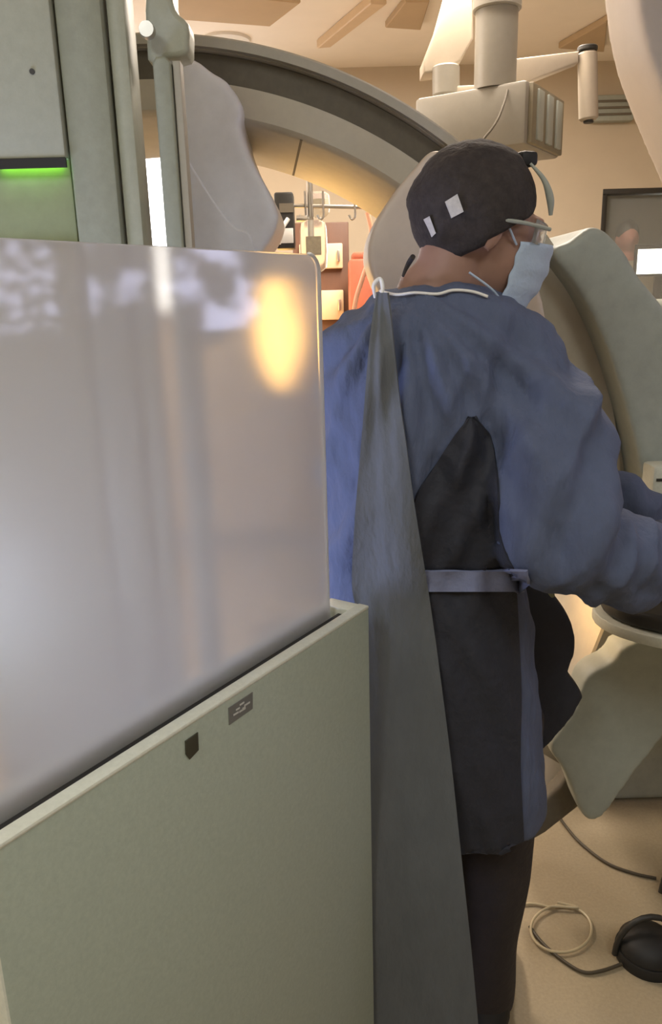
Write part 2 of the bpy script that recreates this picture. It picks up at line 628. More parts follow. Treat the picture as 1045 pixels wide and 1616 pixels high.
for t in (0.06, SW - 0.06):
    for n in (-0.17, ST + 0.02):
        c = sp(t, n, 0.0)
        wh = cyl('caster_wheel', c + Vector((-0.012, 0, 0.035)), c + Vector((0.012, 0, 0.035)), 0.035, M_BLACK, sh, 20, 0.004)
        box('caster_fork', c + Vector((0, 0, 0.058)), (0.03, 0.03, 0.035), M_METAL, sh, bev=0.002)
# acrylic sheet standing in the slot
AT = 0.046                                       # its right edge, back from the far corner
ztop = 1.585
at_r, at_l, zr0 = AT, SW - 0.03, ZT - 0.058
prof = []
rc = 0.022
prof.append((at_l, zr0)); prof.append((at_r, zr0))
for k in range(7):
    a = k / 6 * PI / 2
    prof.append((at_r + rc - rc * math.cos(a), ztop - rc + rc * math.sin(a)))
for k in range(7):
    a = k / 6 * PI / 2
    prof.append((at_l - rc + rc * math.sin(a), ztop - rc + rc * math.cos(a)))
o = prism('acrylic_sheet', [sp(t, 0.040, z) for t, z in prof], -SN * 0.010, M_ACRYLIC, sh, bev=0.0015, seg=2, label='hazy clear acrylic sheet rising from the slot')


edge = [(t, z) for t, z in prof if t < SW / 2 or z > ztop - rc * 0.5]
edge = [(at_r, zr0)] + prof[2:9]
bm = bmesh.new()
for (ta, za_), (tb_, zb_) in zip(edge[:-1], edge[1:]):
    pa_, pb_ = sp(ta - 0.0006, 0.045, za_), sp(tb_ - 0.0006, 0.045, zb_)
    bm_tube(bm, [pa_, pb_], 0.0028, 8)
obj_bm('edge_highlight', bm, mat('edge_highlight_white', (236, 236, 230), 0.25, 0.02, 20), sh)  # white strip stands in for light glowing in the sheet's edge


def on_face(px, py):
    d = ray(px, py)
    t = (A - EYEP).dot(SN) / d.dot(SN)
    return EYEP + d * t


# small stickers on the panel
lab = prism('sticker', [on_face(360, 1117) + SN * 0.0002, on_face(398, 1092) + SN * 0.0002, on_face(398, 1118) + SN * 0.0002, on_face(361, 1144) + SN * 0.0002], SN * 0.0009, mat('label_grey', (112, 112, 108), 0.5), sh, bev=0, label='small grey printed sticker')
for (px, py, wd) in ((377, 1111, 7), (384, 1112, 9), (371, 1119, 6), (376, 1122, 10), (367, 1127, 8), (381, 1117, 5)):
    a, b = on_face(px, py), on_face(px + wd, py - 0.62 * wd)
    prism('lettering', [a + SN * 0.0012, b + SN * 0.0012, b + SN * 0.0012 - Vector((0, 0, 0.0022)), a + SN * 0.0012 - Vector((0, 0, 0.0022))], SN * 0.0004, mat('label_white', (196, 196, 190), 0.6), lab, bev=0)
prism('latch_plate', [on_face(291, 1169) + SN * 0.0002, on_face(311, 1155) + SN * 0.0002, on_face(312, 1183) + SN * 0.0002, on_face(298, 1198) + SN * 0.0002, on_face(292, 1190) + SN * 0.0002], SN * 0.002, mat('latch_dark', (58, 56, 44), 0.5), sh, bev=0.0006, label='small dark plate')

# ------------------------------------------------------------------ grey equipment tower, top left
TY = 1.30
tw = thing('equipment_tower', 'tall grey-green equipment tower with a lit green display, top left', 'equipment', (at(40, 300, TY).x, TY + 0.25, 0))


def slab(name, pxa, pxb, ytop, ybot, Ya, Yb, thick, material, parent, bev=0.006, zb=None):
    """vertical panel between two image columns whose two ends have their own distances"""
    a, b = at(pxa, 300, Ya), at(pxb, 300, Yb)
    zt = (at(pxa, ytop, Ya).z + at(pxb, ytop, Yb).z) / 2
    z0 = zb if zb is not None else (at(pxa, ybot, Ya).z + at(pxb, ybot, Yb).z) / 2
    d = Vector((b.x - a.x, b.y - a.y, 0))
    n = Vector((-d.y, d.x, 0)).normalized()
    fr = [Vector((a.x, a.y, z0)), Vector((b.x, b.y, z0)), Vector((b.x, b.y, zt)), Vector((a.x, a.y, zt))]
    return prism(name, fr, n * thick, material, parent, bev=bev, seg=2)


ZTW = 2.35
pa, pb = at(-140, 300, TY), at(109, 300, TY)
zslot_t, zslot_b = at(60, 250, TY).z, at(60, 265, TY).z
xw0, xw1 = pa.x, pb.x
box('front_panel', ((xw0 + xw1) / 2, TY + 0.02, (ZTW + zslot_t) / 2), (xw1 - xw0, 0.04, ZTW - zslot_t), M_TOWER, tw, bev=0.004)
box('slot', ((xw0 + xw1) / 2, TY + 0.001, (zslot_t + zslot_b) / 2), (xw1 - xw0, 0.006, zslot_t - zslot_b), M_BLACK, tw, bev=0)
zdisp = at(60, 372, TY).z - 0.02
disp = box('display', ((xw0 + xw1) / 2, TY + 0.040, (zslot_b + zdisp) / 2 + 0.01), (xw1 - xw0, 0.04, zslot_b - zdisp + 0.02), M_GREENSCR, tw, bev=0.003)
led = box('indicator_strip', (at(45, 268, TY).x, TY + 0.011, zslot_b + 0.006), (0.10, 0.008, 0.003), mat('led_green', (120, 255, 60), 0.4, 0, emit=(150, 235, 60), estr=5.0), tw, bev=0)
box('lower_panel', ((xw0 + xw1) / 2, TY + 0.025, zdisp / 2 + 0.02), (xw1 - xw0, 0.04, zdisp - 0.04), M_TOWER, tw)
xe = at(112, 300, TY).x
xs2 = at(190, 300, TY + 0.03).x
box('side_panel', ((xe + xs2) / 2, TY + 0.035, ZTW / 2 + 0.02), (xs2 - xe, 0.05, ZTW - 0.04), M_TOWER2, tw, bev=0.005)
xs3 = at(236, 300, TY + 0.095).x
box('edge_panel', ((xs2 + xs3) / 2 + 0.001, TY + 0.06, ZTW / 2 + 0.02), (xs3 - xs2 - 0.003, 0.07, ZTW - 0.04), M_TOWER, tw, bev=0.008)
xcb = at(150, 300, TY + 0.26).x
box('cabinet_body', ((xw0 + xcb) / 2, TY + 0.16, ZTW / 2 + 0.02), (xcb - xw0, 0.19, ZTW - 0.04), M_TOWER2, tw, bev=0.01)
b = at(232, 47, TY + 0.02)
lathe('bolt', [(0.002, -0.006), (0.011, -0.006), (0.012, -0.002), (0.012, 0.008)], b, M_METAL, tw, 20, Matrix.Rotation(-PI / 2, 4, 'X'))
b = at(51, 113, TY)
lathe('screw', [(0.001, -0.002), (0.004, -0.002), (0.004, 0.004)], b, M_DARK, tw, 14, Matrix.Rotation(-PI / 2, 4, 'X'))
# bracket and round-headed rail beside it
pz = at(285, 50, TY + 0.06)
prism('bracket', [at(x, y, TY + 0.05) for x, y in smooth_outline([(232, -60), (268, -60), (272, 0), (282, 22), (297, 36), (298, 68), (294, 86), (262, 92), (232, 92)], 2)], (0, 0.06, 0), M_TOWER, tw, bev=0.008)
rp0 = at(262, 96, TY + 0.03)
rx0, rx1 = at(248, 200, TY + 0.02).x, at(276, 200, TY + 0.02).x
zr = at(262, 88, TY + 0.02).z
prism('rail', [(rx0, TY + 0.02, 0.05), (rx1, TY + 0.02, 0.05), (rx1, TY + 0.02, zr - 0.008), (rx1 - 0.008, TY + 0.02, zr), (rx0 + 0.006, TY + 0.02, zr), (rx0, TY + 0.02, zr - 0.008)], (0, 0.03, 0), M_TOWER2, tw, bev=0.004)
prism('rail_lit_edge', [(rx1 + 0.001, TY + 0.03, 0.05), (rx1 + 0.013, TY + 0.03, 0.05), (rx1 + 0.013, TY + 0.03, zr - 0.004), (rx1 + 0.001, TY + 0.03, zr - 0.004)], (0, 0.03, 0), M_GREY, tw, bev=0.002)  # lit side of the rail, put in as a paler strip

# ------------------------------------------------------------------ C-arm
RY = 1.66
CC = at(300, 850, RY)
YAW = math.radians(-4)
ca = thing('c_arm', 'large beige-grey imaging arc curving over and behind the gowned person', 'c-arm', (CC.x + 1.25, RY + 0.6, 0))
A0, A1 = 1, 118
sweep_arc('arc_frame', [(0.862, 0.006), (0.868, 0.0), (0.921, 0.0), (0.923, 0.03), (0.976, 0.03), (0.977, 0.006), (0.985, 0.006), (0.985, 0.30), (0.975, 0.31), (0.85, 0.33), (0.835, 0.32), (0.835, 0.30), (0.858, 0.02)], CC, YAW, A0, A1, M_ARC, ca, 110)
sweep_arc('arc_groove', [(0.924, 0.022), (0.975, 0.022), (0.975, 0.029), (0.924, 0.029)], CC, YAW, A0 + 1, A1, M_GROOVE, ca, 110, label='dark groove along the arc')
sweep_arc('arc_rim', [(0.978, -0.012), (0.994, -0.012), (0.998, -0.008), (0.998, 0.05), (0.986, 0.05), (0.986, 0.0055), (0.978, 0.0055)], CC, YAW, A0 + 1, A1, M_GREY, ca, 110)
# sleeve that carries the arc, on its right
sl = smooth_outline([(872, 398), (902, 380), (932, 357), (960, 366), (988, 398), (1012, 438), (1052, 488), (1105, 560), (1150, 690), (1160, 900), (1012, 905), (1016, 800), (1003, 700), (962, 560), (918, 465)], 5)
soft('sleeve', [at(x, y, RY - 0.045) for x, y in sl], (0, 0.42, 0), M_SLEEVE, ca)
sweep_arc('arc_cover', [(0.866, -0.016), (0.872, -0.022), (0.975, -0.022), (0.975, -0.0125), (0.923, -0.0125), (0.9215, -0.001), (0.866, -0.001)], CC, YAW, A0, 35.5, M_ARC, ca, 60)
# lower run of the arc, its inner side facing the lamp
sweep_arc('lower_arc', [(1.000, 0.004), (1.006, 0.0), (1.12, 0.0), (1.12, 0.33), (0.988, 0.34), (0.982, 0.33)], CC, YAW, -36, 3, M_ARC, ca, 30)
for a in (-8.5, -13.0):
    sweep_arc('seam', [(0.981, 0.325), (0.9995, 0.006), (0.9985, 0.006), (0.979, 0.325)], CC, YAW, a, a + 0.5, M_GROOVE, ca, 1)
# seam plates across the arc
for a in (71, 96):
    sweep_arc('seam', [(0.836, 0.31), (0.8595, 0.012), (0.8585, 0.012), (0.834, 0.31)], CC, YAW, a, a + 0.35, M_GROOVE, ca, 1)
# detector housing hanging from the upper left end
lobe = smooth_outline([(280, 120), (340, 116), (368, 140), (384, 172), (380, 200), (398, 252), (430, 312), (440, 345), (428, 378), (400, 420), (360, 520), (288, 520)], 5)
soft('detector_housing', [at(x, y, RY - 0.03) for x, y in lobe], (0, 0.26, 0), M_LIGHTGREY, ca)
ln = smooth_outline([(284, 225), (290, 240), (320, 290), (350, 335), (372, 360), (395, 372), (395, 420), (290, 480)], 4)
prism('detector_cover', [at(x, y, RY - 0.034) for x, y in ln], (0, 0.05, 0), M_LIGHTGREY, ca, bev=0.003, seg=2)
# pale inner cover beside the head
ic = smooth_outline([(700, 236), (652, 268), (612, 318), (588, 362), (580, 402), (588, 434), (606, 470), (680, 530), (780, 560), (850, 560), (860, 480), (800, 330)], 5)
soft('inner_cover', [at(x, y, RY - 0.06) for x, y in ic], (0, 0.22, 0), M_BEIGE, ca)
# tube housing at the lower right end
tb = smooth_outline([(985, 1022), (966, 1046), (934, 1062), (918, 1084), (912, 1112), (888, 1150), (868, 1182), (888, 1214), (904, 1250), (914, 1278), (932, 1298), (958, 1284), (1000, 1226), (1048, 1165), (1110, 1080), (1120, 1010), (1050, 1002)], 5)
soft('tube_housing', [at(x, y, RY - 0.10) for x, y in tb], (0, 0.085, 0), M_SLEEVE, ca)
# lower end bracket with cable
prism('end_bracket', [at(x, y, RY - 0.02) for x, y in ((812, 1300), (842, 1280), (884, 1242), (912, 1196), (936, 1226), (918, 1272), (862, 1316), (812, 1345))], (0, 0.05, 0), M_GROOVE, ca, bev=0.012)
# stand
prism('stand', [(CC.x + 1.08, RY + 0.42, 0.0), (CC.x + 1.55, RY + 0.42, 0.0), (CC.x + 1.50, RY + 0.42, 1.35), (CC.x + 1.40, RY + 0.42, 1.5), (CC.x + 1.16, RY + 0.42, 1.5), (CC.x + 1.08, RY + 0.42, 1.30)], (0, 0.4, 0), M_SLEEVE, ca, bev=0.03)
box('pivot', (CC.x + 1.2, RY + 0.36, 1.02), (0.30, 0.16, 0.4), M_SLEEVE, ca, bev=0.03)

# ------------------------------------------------------------------ patient table
tz = at(985, 985, 1.42).z
pt = thing('patient_table', 'patient table end with dark pad, pale rim and clear plastic drape', 'table', (at(1150, 1000, 1.35).x, 1.35, 0))
tip = atz(934, 962, tz)
near = atz(1045, 1036, tz)
ctr = Vector((tip.x + 0.36, tip.y - 0.02, tz))
out = []
for k in range(25):
    a = PI / 2 + k / 24 * PI
    out.append(Vector((ctr.x + 0.36 * math.cos(a), ctr.y + 0.20 * math.sin(a), tz)))
out += [Vector((ctr.x + 1.3, ctr.y - 0.20, tz)), Vector((ctr.x + 1.3, ctr.y + 0.20, tz))]
prism('table_top', out, (0, 0, -0.022), M_SHIELDRIM, pt, bev=0.004, seg=2)
o2 = [ctr + Vector(((p.x - ctr.x) * (0.955 if p.x < ctr.x + 0.5 else 0.99), (p.y - ctr.y) * 0.93, 0.001)) for p in out]
prism('pad', o2, (0, 0, 0.035), M_DARK, pt, bev=0.01)
box('table_pedestal', (ctr.x + 0.85, ctr.y + 0.0, (tz - 0.023) / 2), (0.4, 0.36, tz - 0.023), M_SLEEVE, pt, bev=0.03)
# crinkled clear drape on the pad
bm = bmesh.new()
gx, gy = 40, 14
vs = []
for i in range(gx + 1):
    row = []
    for j in range(gy + 1):
        x = ctr.x - 0.24 + 0.9 * i / gx
        y = ctr.y - 0.14 + 0.30 * j / gy
        z = tz + 0.046 + 0.010 * abs(noise.noise(Vector((x * 28, y * 28, 3.0)))) + 0.006 * noise.noise(Vector((x * 60, y * 60, 1.0)))
        row.append(bm.verts.new((x, y, z)))
    vs.append(row)
for i in range(gx):
    for j in range(gy):
        bm.faces.new((vs[i][j], vs[i + 1][j], vs[i + 1][j + 1], vs[i][j + 1]))
obj_bm('plastic_drape', bm, M_DRAPE, pt, angle=180)
# control box on the right edge
cb = thing('control_box', 'small beige control box at the right edge beside the arc', 'control box', (at(1065, 830, 1.53).x, 1.55, at(1065, 830, 1.53).z))
c = at(1066, 784, 1.53)
box('housing', c + Vector((0, 0.03, 0)), (at(1105, 784, 1.53).x - at(1029, 784, 1.53).x, 0.06, at(1066, 736, 1.53).z - at(1066, 832, 1.53).z), M_SHIELDRIM, cb, bev=0.008)
box('slot', at(1052, 757, 1.529), (0.04, 0.004, 0.005), M_DARK, cb, bev=0)
pz = at(1066, 832, 1.53)
box('mount_post', (c.x + 0.02, c.y + 0.03, (pz.z + tz + 0.038) / 2), (0.03, 0.03, pz.z - tz - 0.038), M_METAL, cb)

# ------------------------------------------------------------------ the gowned person
PY = 1.31
pe = thing('person', 'person in blue surgical gown, dark cap and mask, seen from behind reaching right', 'person', (at(700, 900, PY).x, PY + 0.05, 0))
SEC = [(456, 606, 764, .070), (466, 588, 784, .085), (482, 560, 812, .105), (505, 530, 838, .130), (545, 510, 856, .150), (610, 504, 856, .160), (700, 503, 842, .162),
       (800, 505, 834, .158), (880, 510, 828, .150), (918, 513, 826, .146), (960, 512, 834, .152), (1050, 524, 842, .162), (1180, 526, 852, .168), (1262, 530, 850, .170)]
secs = []
for y, l, r, ry in SEC:
    a, b = at(l, y, PY), at(r, y, PY)
    secs.append((Vector(((a.x + b.x) / 2, PY, (a.z + b.z) / 2)), (b.x - a.x) / 2, ry))
bm = bmesh.new()
sm = spline([tuple(c) + (rx, ry) for c, rx, ry in secs], 5)
loft(bm, [(Vector(s[:3]), s[3], s[4]) for s in sm], 48)


def arm(bm, ch, n=6, seg=20):
    sp_ = spline([tuple(at(x, y, Y)) + (r,) for x, y, Y, r in ch], n)
    bm_tube(bm, [Vector(s[:3]) for s in sp_], [s[3] for s in sp_], seg)


RARM = [(770, 545, 1.30, .075), (815, 590, 1.25, .088), (850, 665, 1.20, .093), (872, 745, 1.16, .092), (880, 815, 1.13, .088), (890, 862, 1.12, .080), (950, 882, 1.14, .074), (1020, 888, 1.18, .068), (1085, 885, 1.22, .058), (1125, 880, 1.25, .046)]
LARM = [(640, 560, 1.40, .080), (760, 690, 1.50, .075), (900, 762, 1.48, .055), (965, 780, 1.44, .044), (1006, 806, 1.42, .037), (1030, 840, 1.41, .033)]
arm(bm, RARM)
arm(bm, LARM)
gb = remeshed(bm, 0.0075, 5)
gb.normal_update()
seedv = Vector((3.1, 7.7, 1.3))
hemz = secs[-1][0].z


def folds(p):
    x, y, z = p
    v = 0.013 * noise.noise(Vector((x * 13, y * 9, z * 2.2)) + seedv)
    v += 0.009 * noise.noise(Vector(((x + 0.55 * z) * 30, y * 12, (z - 0.5 * x) * 4)) + seedv)
    v += 0.0025 * noise.noise(Vector((x * 60, y * 60, z * 28)))
    # creases fanning out below the collar
    dx, dz = x - 0.12, 1.55 - z
    if dz > 0.02 and z > 1.05:
        a = math.atan2(dx, dz)
        v += 0.010 * math.sin(a * 20 + 1.5) * max(0, min(1, (0.5 - dz) / 0.4)) * min(1, dz / 0.12)
    if z > 1.02:
        rg = 0.55 - abs(noise.noise(Vector(((x - 0.42 * z) * 15, y * 4, (z + 0.4 * x) * 2.5)) + seedv)) * 2.2
        v += 0.020 * max(-0.6, rg) * min(1, (z - 1.02) / 0.12) * max(0.0, min(1, (1.52 - z) / 0.06))
    # pulled in at the belt
    v -= 0.010 * math.exp(-((z - zbelt) / 0.03) ** 2)
    return v


zbelt = at(750, 918, PY - 0.14).z
for v in gb.verts:
    v.co += v.normal * folds(v.co)
gb.normal_update()
BVH = BVHTree.FromBMesh(gb)
obj_bm('gown', gb, M_GOWN, pe, angle=180)


def drape(name, rows, off, material, ncol=14, wave=0.0, thick=0.004, limit=None, label=None, free=None, step=8, relax=0):
    """cloth panel lying on the gown between two edges; rows: (py, left px, right px)"""
    rs = spline(rows, step)
    bm = bmesh.new()
    grid = []
    for ri, (y, l, r) in enumerate(rs):
        row = []
        for k in range(ncol + 1):
            s = k / ncol
            d = ray(l + (r - l) * s, y)
            hit, n, i, dist = BVH.ray_cast(EYEP, d)
            if free is not None:
                Yf = free(y, s)
                Yh = (EYEP + d * (dist - off)).y if hit is not None else 9
                p = EYEP + d * (min(Yf, Yh) / d.y)
            else:
                p = EYEP + d * (dist - off) if hit is not None else None
            row.append(p)
        grid.append(row)
    # rays that pass beside the gown take the distance of their neighbours
    for row in grid:
        good = [p for p in row if p is not None]
        for k, p in enumerate(row):
            if p is None:
                q = [(abs(k - j), row[j]) for j in range(len(row)) if row[j] is not None]
                row[k] = None if not q else min(q, key=lambda a: a[0])[1].copy()
    grid = [row for row in grid if all(p is not None for p in row)]
    for _ in range(relax):
        g2 = [[p.copy() for p in row] for row in grid]
        for i in range(len(grid)):
            for k in range(len(grid[i])):
                nb = [grid[a][b] for a, b in ((i - 1, k), (i + 1, k), (i, k - 1), (i, k + 1)) if 0 <= a < len(grid) and 0 <= b < len(grid[i])]
                ym = sum(q.y for q in nb) / len(nb)
                d = grid[i][k] - EYEP
                g2[i][k] = EYEP + d * (ym / d.y)
        grid = g2
    vs = []
    for ri, row in enumerate(grid):
        vr = []
        for k, p in enumerate(row):
            ww = wave * (noise.noise(Vector((k / ncol * 5, p.z * 2.2, 4.4))) + 0.4 * noise.noise(Vector((k / ncol * 11, p.z * 5, 9.4))))
            vr.append(bm.verts.new(p + Vector((0, -ww, 0))))
        vs.append(vr)
    for i in range(len(vs) - 1):
        for k in range(ncol):
            bm.faces.new((vs[i][k], vs[i + 1][k], vs[i + 1][k + 1], vs[i][k + 1]))
    bmesh.ops.recalc_face_normals(bm, faces=bm.faces)
    f = bm.faces[:]
    if f and sum(x.normal.y for x in f) > 0:
        bmesh.ops.reverse_faces(bm, faces=f)
    bmesh.ops.solidify(bm, geom=bm.faces[:], thickness=thick)
    return obj_bm(name, bm, material, pe, angle=70, label=label)


drape('gown_dark_panel', [(658, 741, 749), (690, 716, 774), (740, 684, 783), (790, 656, 786), (840, 652, 788), (880, 660, 800), (912, 664, 814), (1000, 678, 820), (1100, 691, 824), (1200, 704, 822), (1300, 715, 826), (1348, 720, 828)], 0.007, M_NAVY, 16, 0.004, label='dark cloth panel lying on the gown')  # dark panel laid over the gown from below the shoulder to the hem
drape('belt', [(902, 655, 831), (912, 655, 832), (922, 655, 832), (934, 655, 829)], 0.019, M_BELT, 14, 0.0, 0.004, step=2)
drape('gown_flap', [(462, 594, 611), (500, 588, 616), (560, 581, 623), (640, 575, 632), (700, 570, 641), (780, 563, 652), (850, 558, 663), (930, 556, 676), (985, 570, 684), (1050, 576, 693), (1200, 577, 712), (1350, 577, 728), (1500, 577, 744), (1640, 577, 757), (1690, 577, 762)], 0.026, M_FLAP, 14, 0.004, 0.003, relax=14, free=lambda y, s: 1.17 + 0.03 * (1 - s) - 0.085 * max(0, min(1, (y - 900) / 500)), label='grey back flap of the gown hanging straight')
tie0 = at(831, 905, 1.16)
tube('belt_tie', [tie0, at(842, 900, 1.15), at(858, 915, 1.17), at(872, 940, 1.20)], [0.006, 0.010, 0.009, 0.004], mat('tie_green', (120, 124, 100), 0.8), pe, 8)
# white collar edging
col_pts = []
for (x, y) in ((600, 459), (625, 465), (655, 462), (690, 464), (715, 458), (745, 460), (770, 468)):
    hit, n, i, dist = BVH.ray_cast(EYEP, ray(x, y + 4))
    q = (EYEP + ray(x, y) * (dist - 0.004)) if hit is not None else at(x, y, PY - 0.06)
    col_pts.append(q)
tube('collar_edge', col_pts, 0.0022, M_WHITE, pe, 8)
tube('neck_tie', [at(592, 470, 1.235), at(590, 450, 1.23), at(600, 440, 1.23), at(604, 455, 1.225), at(600, 475, 1.215)], [0.002, 0.003, 0.003, 0.003, 0.002], M_WHITE, pe, 8)
# dark cloth swinging forward in front of the legs
fp = smooth_outline([(820, 915), (852, 918), (884, 950), (907, 990), (910, 1034), (898, 1066), (924, 1102), (884, 1160), (856, 1188), (826, 1194), (812, 1050)], 2)
soft('front_fold', [at(x, y, 1.40) for x, y in fp], (0, 0.05, 0), M_NAVY, pe)

# trousers and shoes
for px0, px1, yy in ((782, 760, 1.36), (640, 628, 1.34)):
    bm = bmesh.new()
    a = at(px0, 1290, yy)
    b = at(px1, 1640, yy)
    hip = Vector((a.x - 0.0, yy, a.z + 0.25))
    chain = [hip, a, a.lerp(b, 0.35), a.lerp(b, 0.75), Vector((b.x, yy + 0.01, 0.06))]
    s_ = spline([tuple(p) + (r,) for p, r in zip(chain, (0.085, 0.084, 0.072, 0.062, 0.066))], 6)
    bm_tube(bm, [Vector(s[:3]) for s in s_], [s[3] for s in s_], 24)
    bm2 = remeshed(bm, 0.009, 2)
    bm2.normal_update()
    for v in bm2.verts:
        v.co += v.normal * (0.008 * noise.noise(Vector((v.co.x * 12, v.co.y * 12, v.co.z * 5))))
    obj_bm('trouser_leg', bm2, M_TROUSER, pe, angle=180)
    bm = bmesh.new()
    f0 = Vector((b.x, yy, 0))
    ring = []
    for k, (dy, wx, h) in enumerate(((-0.07, 0.030, 0.05), (-0.05, 0.040, 0.085), (0.02, 0.042, 0.09), (0.09, 0.046, 0.07), (0.15, 0.046, 0.05), (0.19, 0.030, 0.035))):
        sec = []
        for j in range(16):
            t = 2 * PI * j / 16
            zz = h / 2 + h / 2 * math.sin(t)
            sec.append(bm.verts.new((f0.x + 0.02 + dy * 0.25 + wx * math.cos(t), f0.y + dy, max(0.0, zz))))
        ring.append(sec)
    for i in range(len(ring) - 1):
        for j in range(16):
            bm.faces.new((ring[i][j], ring[i][(j + 1) % 16], ring[i + 1][(j + 1) % 16], ring[i + 1][j]))
    bm.faces.new(ring[0])
    bm.faces.new(list(reversed(ring[-1])))
    bmesh.ops.recalc_face_normals(bm, faces=bm.faces)
    obj_bm('shoe', bm, M_BLACK, pe)

# ---- body: torso, neck, head and face as one surface (the head turned right and a little down)
HC = at(757, 362, PY)
HROT = Matrix.Rotation(math.radians(10), 4, 'Z') @ Matrix.Rotation(math.radians(12), 4, 'Y')
HT = Matrix.Translation(HC) @ HROT      # head space: +X face, +Y its left, +Z up; units metres


def ell(bm, c, r, rot=None, T=HT, u=24, v=16):
    b2 = bmesh.new()
    bmesh.ops.create_uvsphere(b2, u_segments=u, v_segments=v, radius=1.0)
    M_ = T @ Matrix.Translation(c) @ (rot if rot is not None else Matrix.Identity(4)) @ Matrix.Diagonal((r[0], r[1], r[2], 1))
    bmesh.ops.transform(b2, matrix=M_, verts=b2.verts)
    merge(bm, b2)


bm = bmesh.new()
ell(bm, (-0.016, 0, 0.022), (0.090, 0.078, 0.094))          # cranium
ell(bm, (0.030, 0, -0.025), (0.066, 0.064, 0.090))          # face
ell(bm, (0.052, 0, -0.088), (0.036, 0.038, 0.034))          # jaw and chin
ell(bm, (0.098, 0, -0.024), (0.016, 0.013, 0.024), Matrix.Rotation(math.radians(-22), 4, 'Y'))   # nose
ell(bm, (0.104, 0, -0.036), (0.012, 0.016, 0.010))          # nose tip
ell(bm, (0.078, 0, 0.022), (0.020, 0.052, 0.014))           # brow
for s in (-1, 1):
    ell(bm, (0.070, s * 0.034, -0.030), (0.026, 0.020, 0.020))       # cheek
    ell(bm, (-0.004, s * 0.077, -0.012), (0.016, 0.008, 0.030), Matrix.Rotation(math.radians(12), 4, 'Y'))   # ear
    ell(bm, (0.082, s * 0.028, 0.000), (0.012, 0.014, 0.009))        # eyelid
ell(bm, (0.088, 0, -0.066), (0.014, 0.024, 0.007))          # lips
ell(bm, (0.088, 0, -0.076), (0.013, 0.020, 0.007))
nk = at(690, 470, PY)
bm_tube(bm, [HT @ Vector((-0.03, 0, -0.02)), HT @ Vector((-0.035, 0, -0.08)), nk + Vector((0, 0, 0.02)), nk + Vector((-0.01, 0, -0.06))], [0.058, 0.056, 0.060, 0.085], 20)
tors = []
for s in sm[4:]:
    tors.append((Vector(s[:3]), s[3] * 0.82, s[4] * 0.80))
loft(bm, [t for t in tors if t[0].z > 0.75], 32)
for ch in (RARM, LARM):
    s_ = spline([tuple(at(x, y, Y)) + (r,) for x, y, Y, r in ch], 4)
    bm_tube(bm, [Vector(s[:3]) for s in s_], [s[3] * 0.62 for s in s_], 14)
bb_ = remeshed(bm, 0.006, 3)
obj_bm('body', bb_, M_SKIN, pe, angle=180)

# gloved hands: palm, four fingers and a thumb
for tip_, prev, up, yy in ((RARM[-1], RARM[-2], 1, 0), (LARM[-1], LARM[-2], 1, 0)):
    w0 = at(*tip_[:3])
    d = (w0 - at(*prev[:3])).normalized()
    sd = d.cross(Vector((0, 0, 1))).normalized()
    upv = sd.cross(d).normalized()
    bm = bmesh.new()
    bm_tube(bm, [w0 - d * 0.03, w0, w0 + d * 0.02], [0.032, 0.030, 0.027], 16)
    b2 = bmesh.new()
    bmesh.ops.create_uvsphere(b2, u_segments=20, v_segments=12, radius=1.0)
    Mx = Matrix((d, sd, upv)).transposed().to_4x4()
    bmesh.ops.transform(b2, matrix=Matrix.Translation(w0 + d * 0.06) @ Mx @ Matrix.Diagonal((0.052, 0.042, 0.017, 1)), verts=b2.verts)
    merge(bm, b2)
    for k, ln_ in enumerate((0.070, 0.080, 0.074, 0.058)):
        r0 = w0 + d * 0.095 + sd * (0.030 - 0.020 * k)
        p1 = r0 + d * ln_ * 0.45 - upv * 0.006
        p2 = p1 + d * ln_ * 0.30 - upv * 0.020
        p3 = p2 + d * ln_ * 0.15 - upv * 0.020
        bm_tube(bm, [r0 - d * 0.02, r0, p1, p2, p3], [0.009, 0.0095, 0.009, 0.0085, 0.0065], 12)
    t0 = w0 + d * 0.035 + sd * 0.034
    bm_tube(bm, [t0 - sd * 0.012, t0 + d * 0.025 + sd * 0.016 - upv * 0.006, t0 + d * 0.05 + sd * 0.016 - upv * 0.016, t0 + d * 0.066 + sd * 0.010 - upv * 0.022], [0.012, 0.011, 0.010, 0.007], 12)
    obj_bm('glove', remeshed(bm, 0.004, 2), M_GLOVE, pe, angle=180)

# ---- surgical cap: shell over the cranium, open at the face, down to the nape
bm = bmesh.new()
NU, NV = 48, 30
rings = []
for j in range(NV + 1):
    row = []
    for i in range(NU + 1):
        th = -PI + 2 * PI * i / NU                   # 0 = face, pi = back of the head
        back = 0.5 - 0.5 * math.cos(th)
        low = math.radians(66) + (max(0.0, back) ** 0.75) * math.radians(82)   # polar angle reached
        ph = low * j / NV
        r = Vector((math.sin(ph) * math.cos(th), math.sin(ph) * math.sin(th), math.cos(ph)))
        p = Vector((-0.014 + (0.108 if r.x < 0 else 0.096) * r.x, 0.092 * r.y, 0.020 + 0.108 * r.z))
        p += r * (0.004 * noise.noise(p * 26) + 0.0022 * noise.noise(p * 70))
        if ph > math.radians(88):
            p.x += 0.020 * (ph - math.radians(88)) * (1 if r.x < 0 else 0)
        row.append(bm.verts.new(HT @ p))
    rings.append(row)
for j in range(NV):
    for i in range(NU):
        bm.faces.new((rings[j][i], rings[j + 1][i], rings[j + 1][i + 1], rings[j][i + 1]))
bmesh.ops.remove_doubles(bm, verts=bm.verts, dist=1e-5)
bmesh.ops.recalc_face_normals(bm, faces=bm.faces)
bmesh.ops.solidify(bm, geom=bm.faces[:], thickness=0.002)
CAPB = BVHTree.FromBMesh(bm)
cap = obj_bm('surgical_cap', bm, M_CAP, pe, angle=180, label='dark cloth surgical cap')


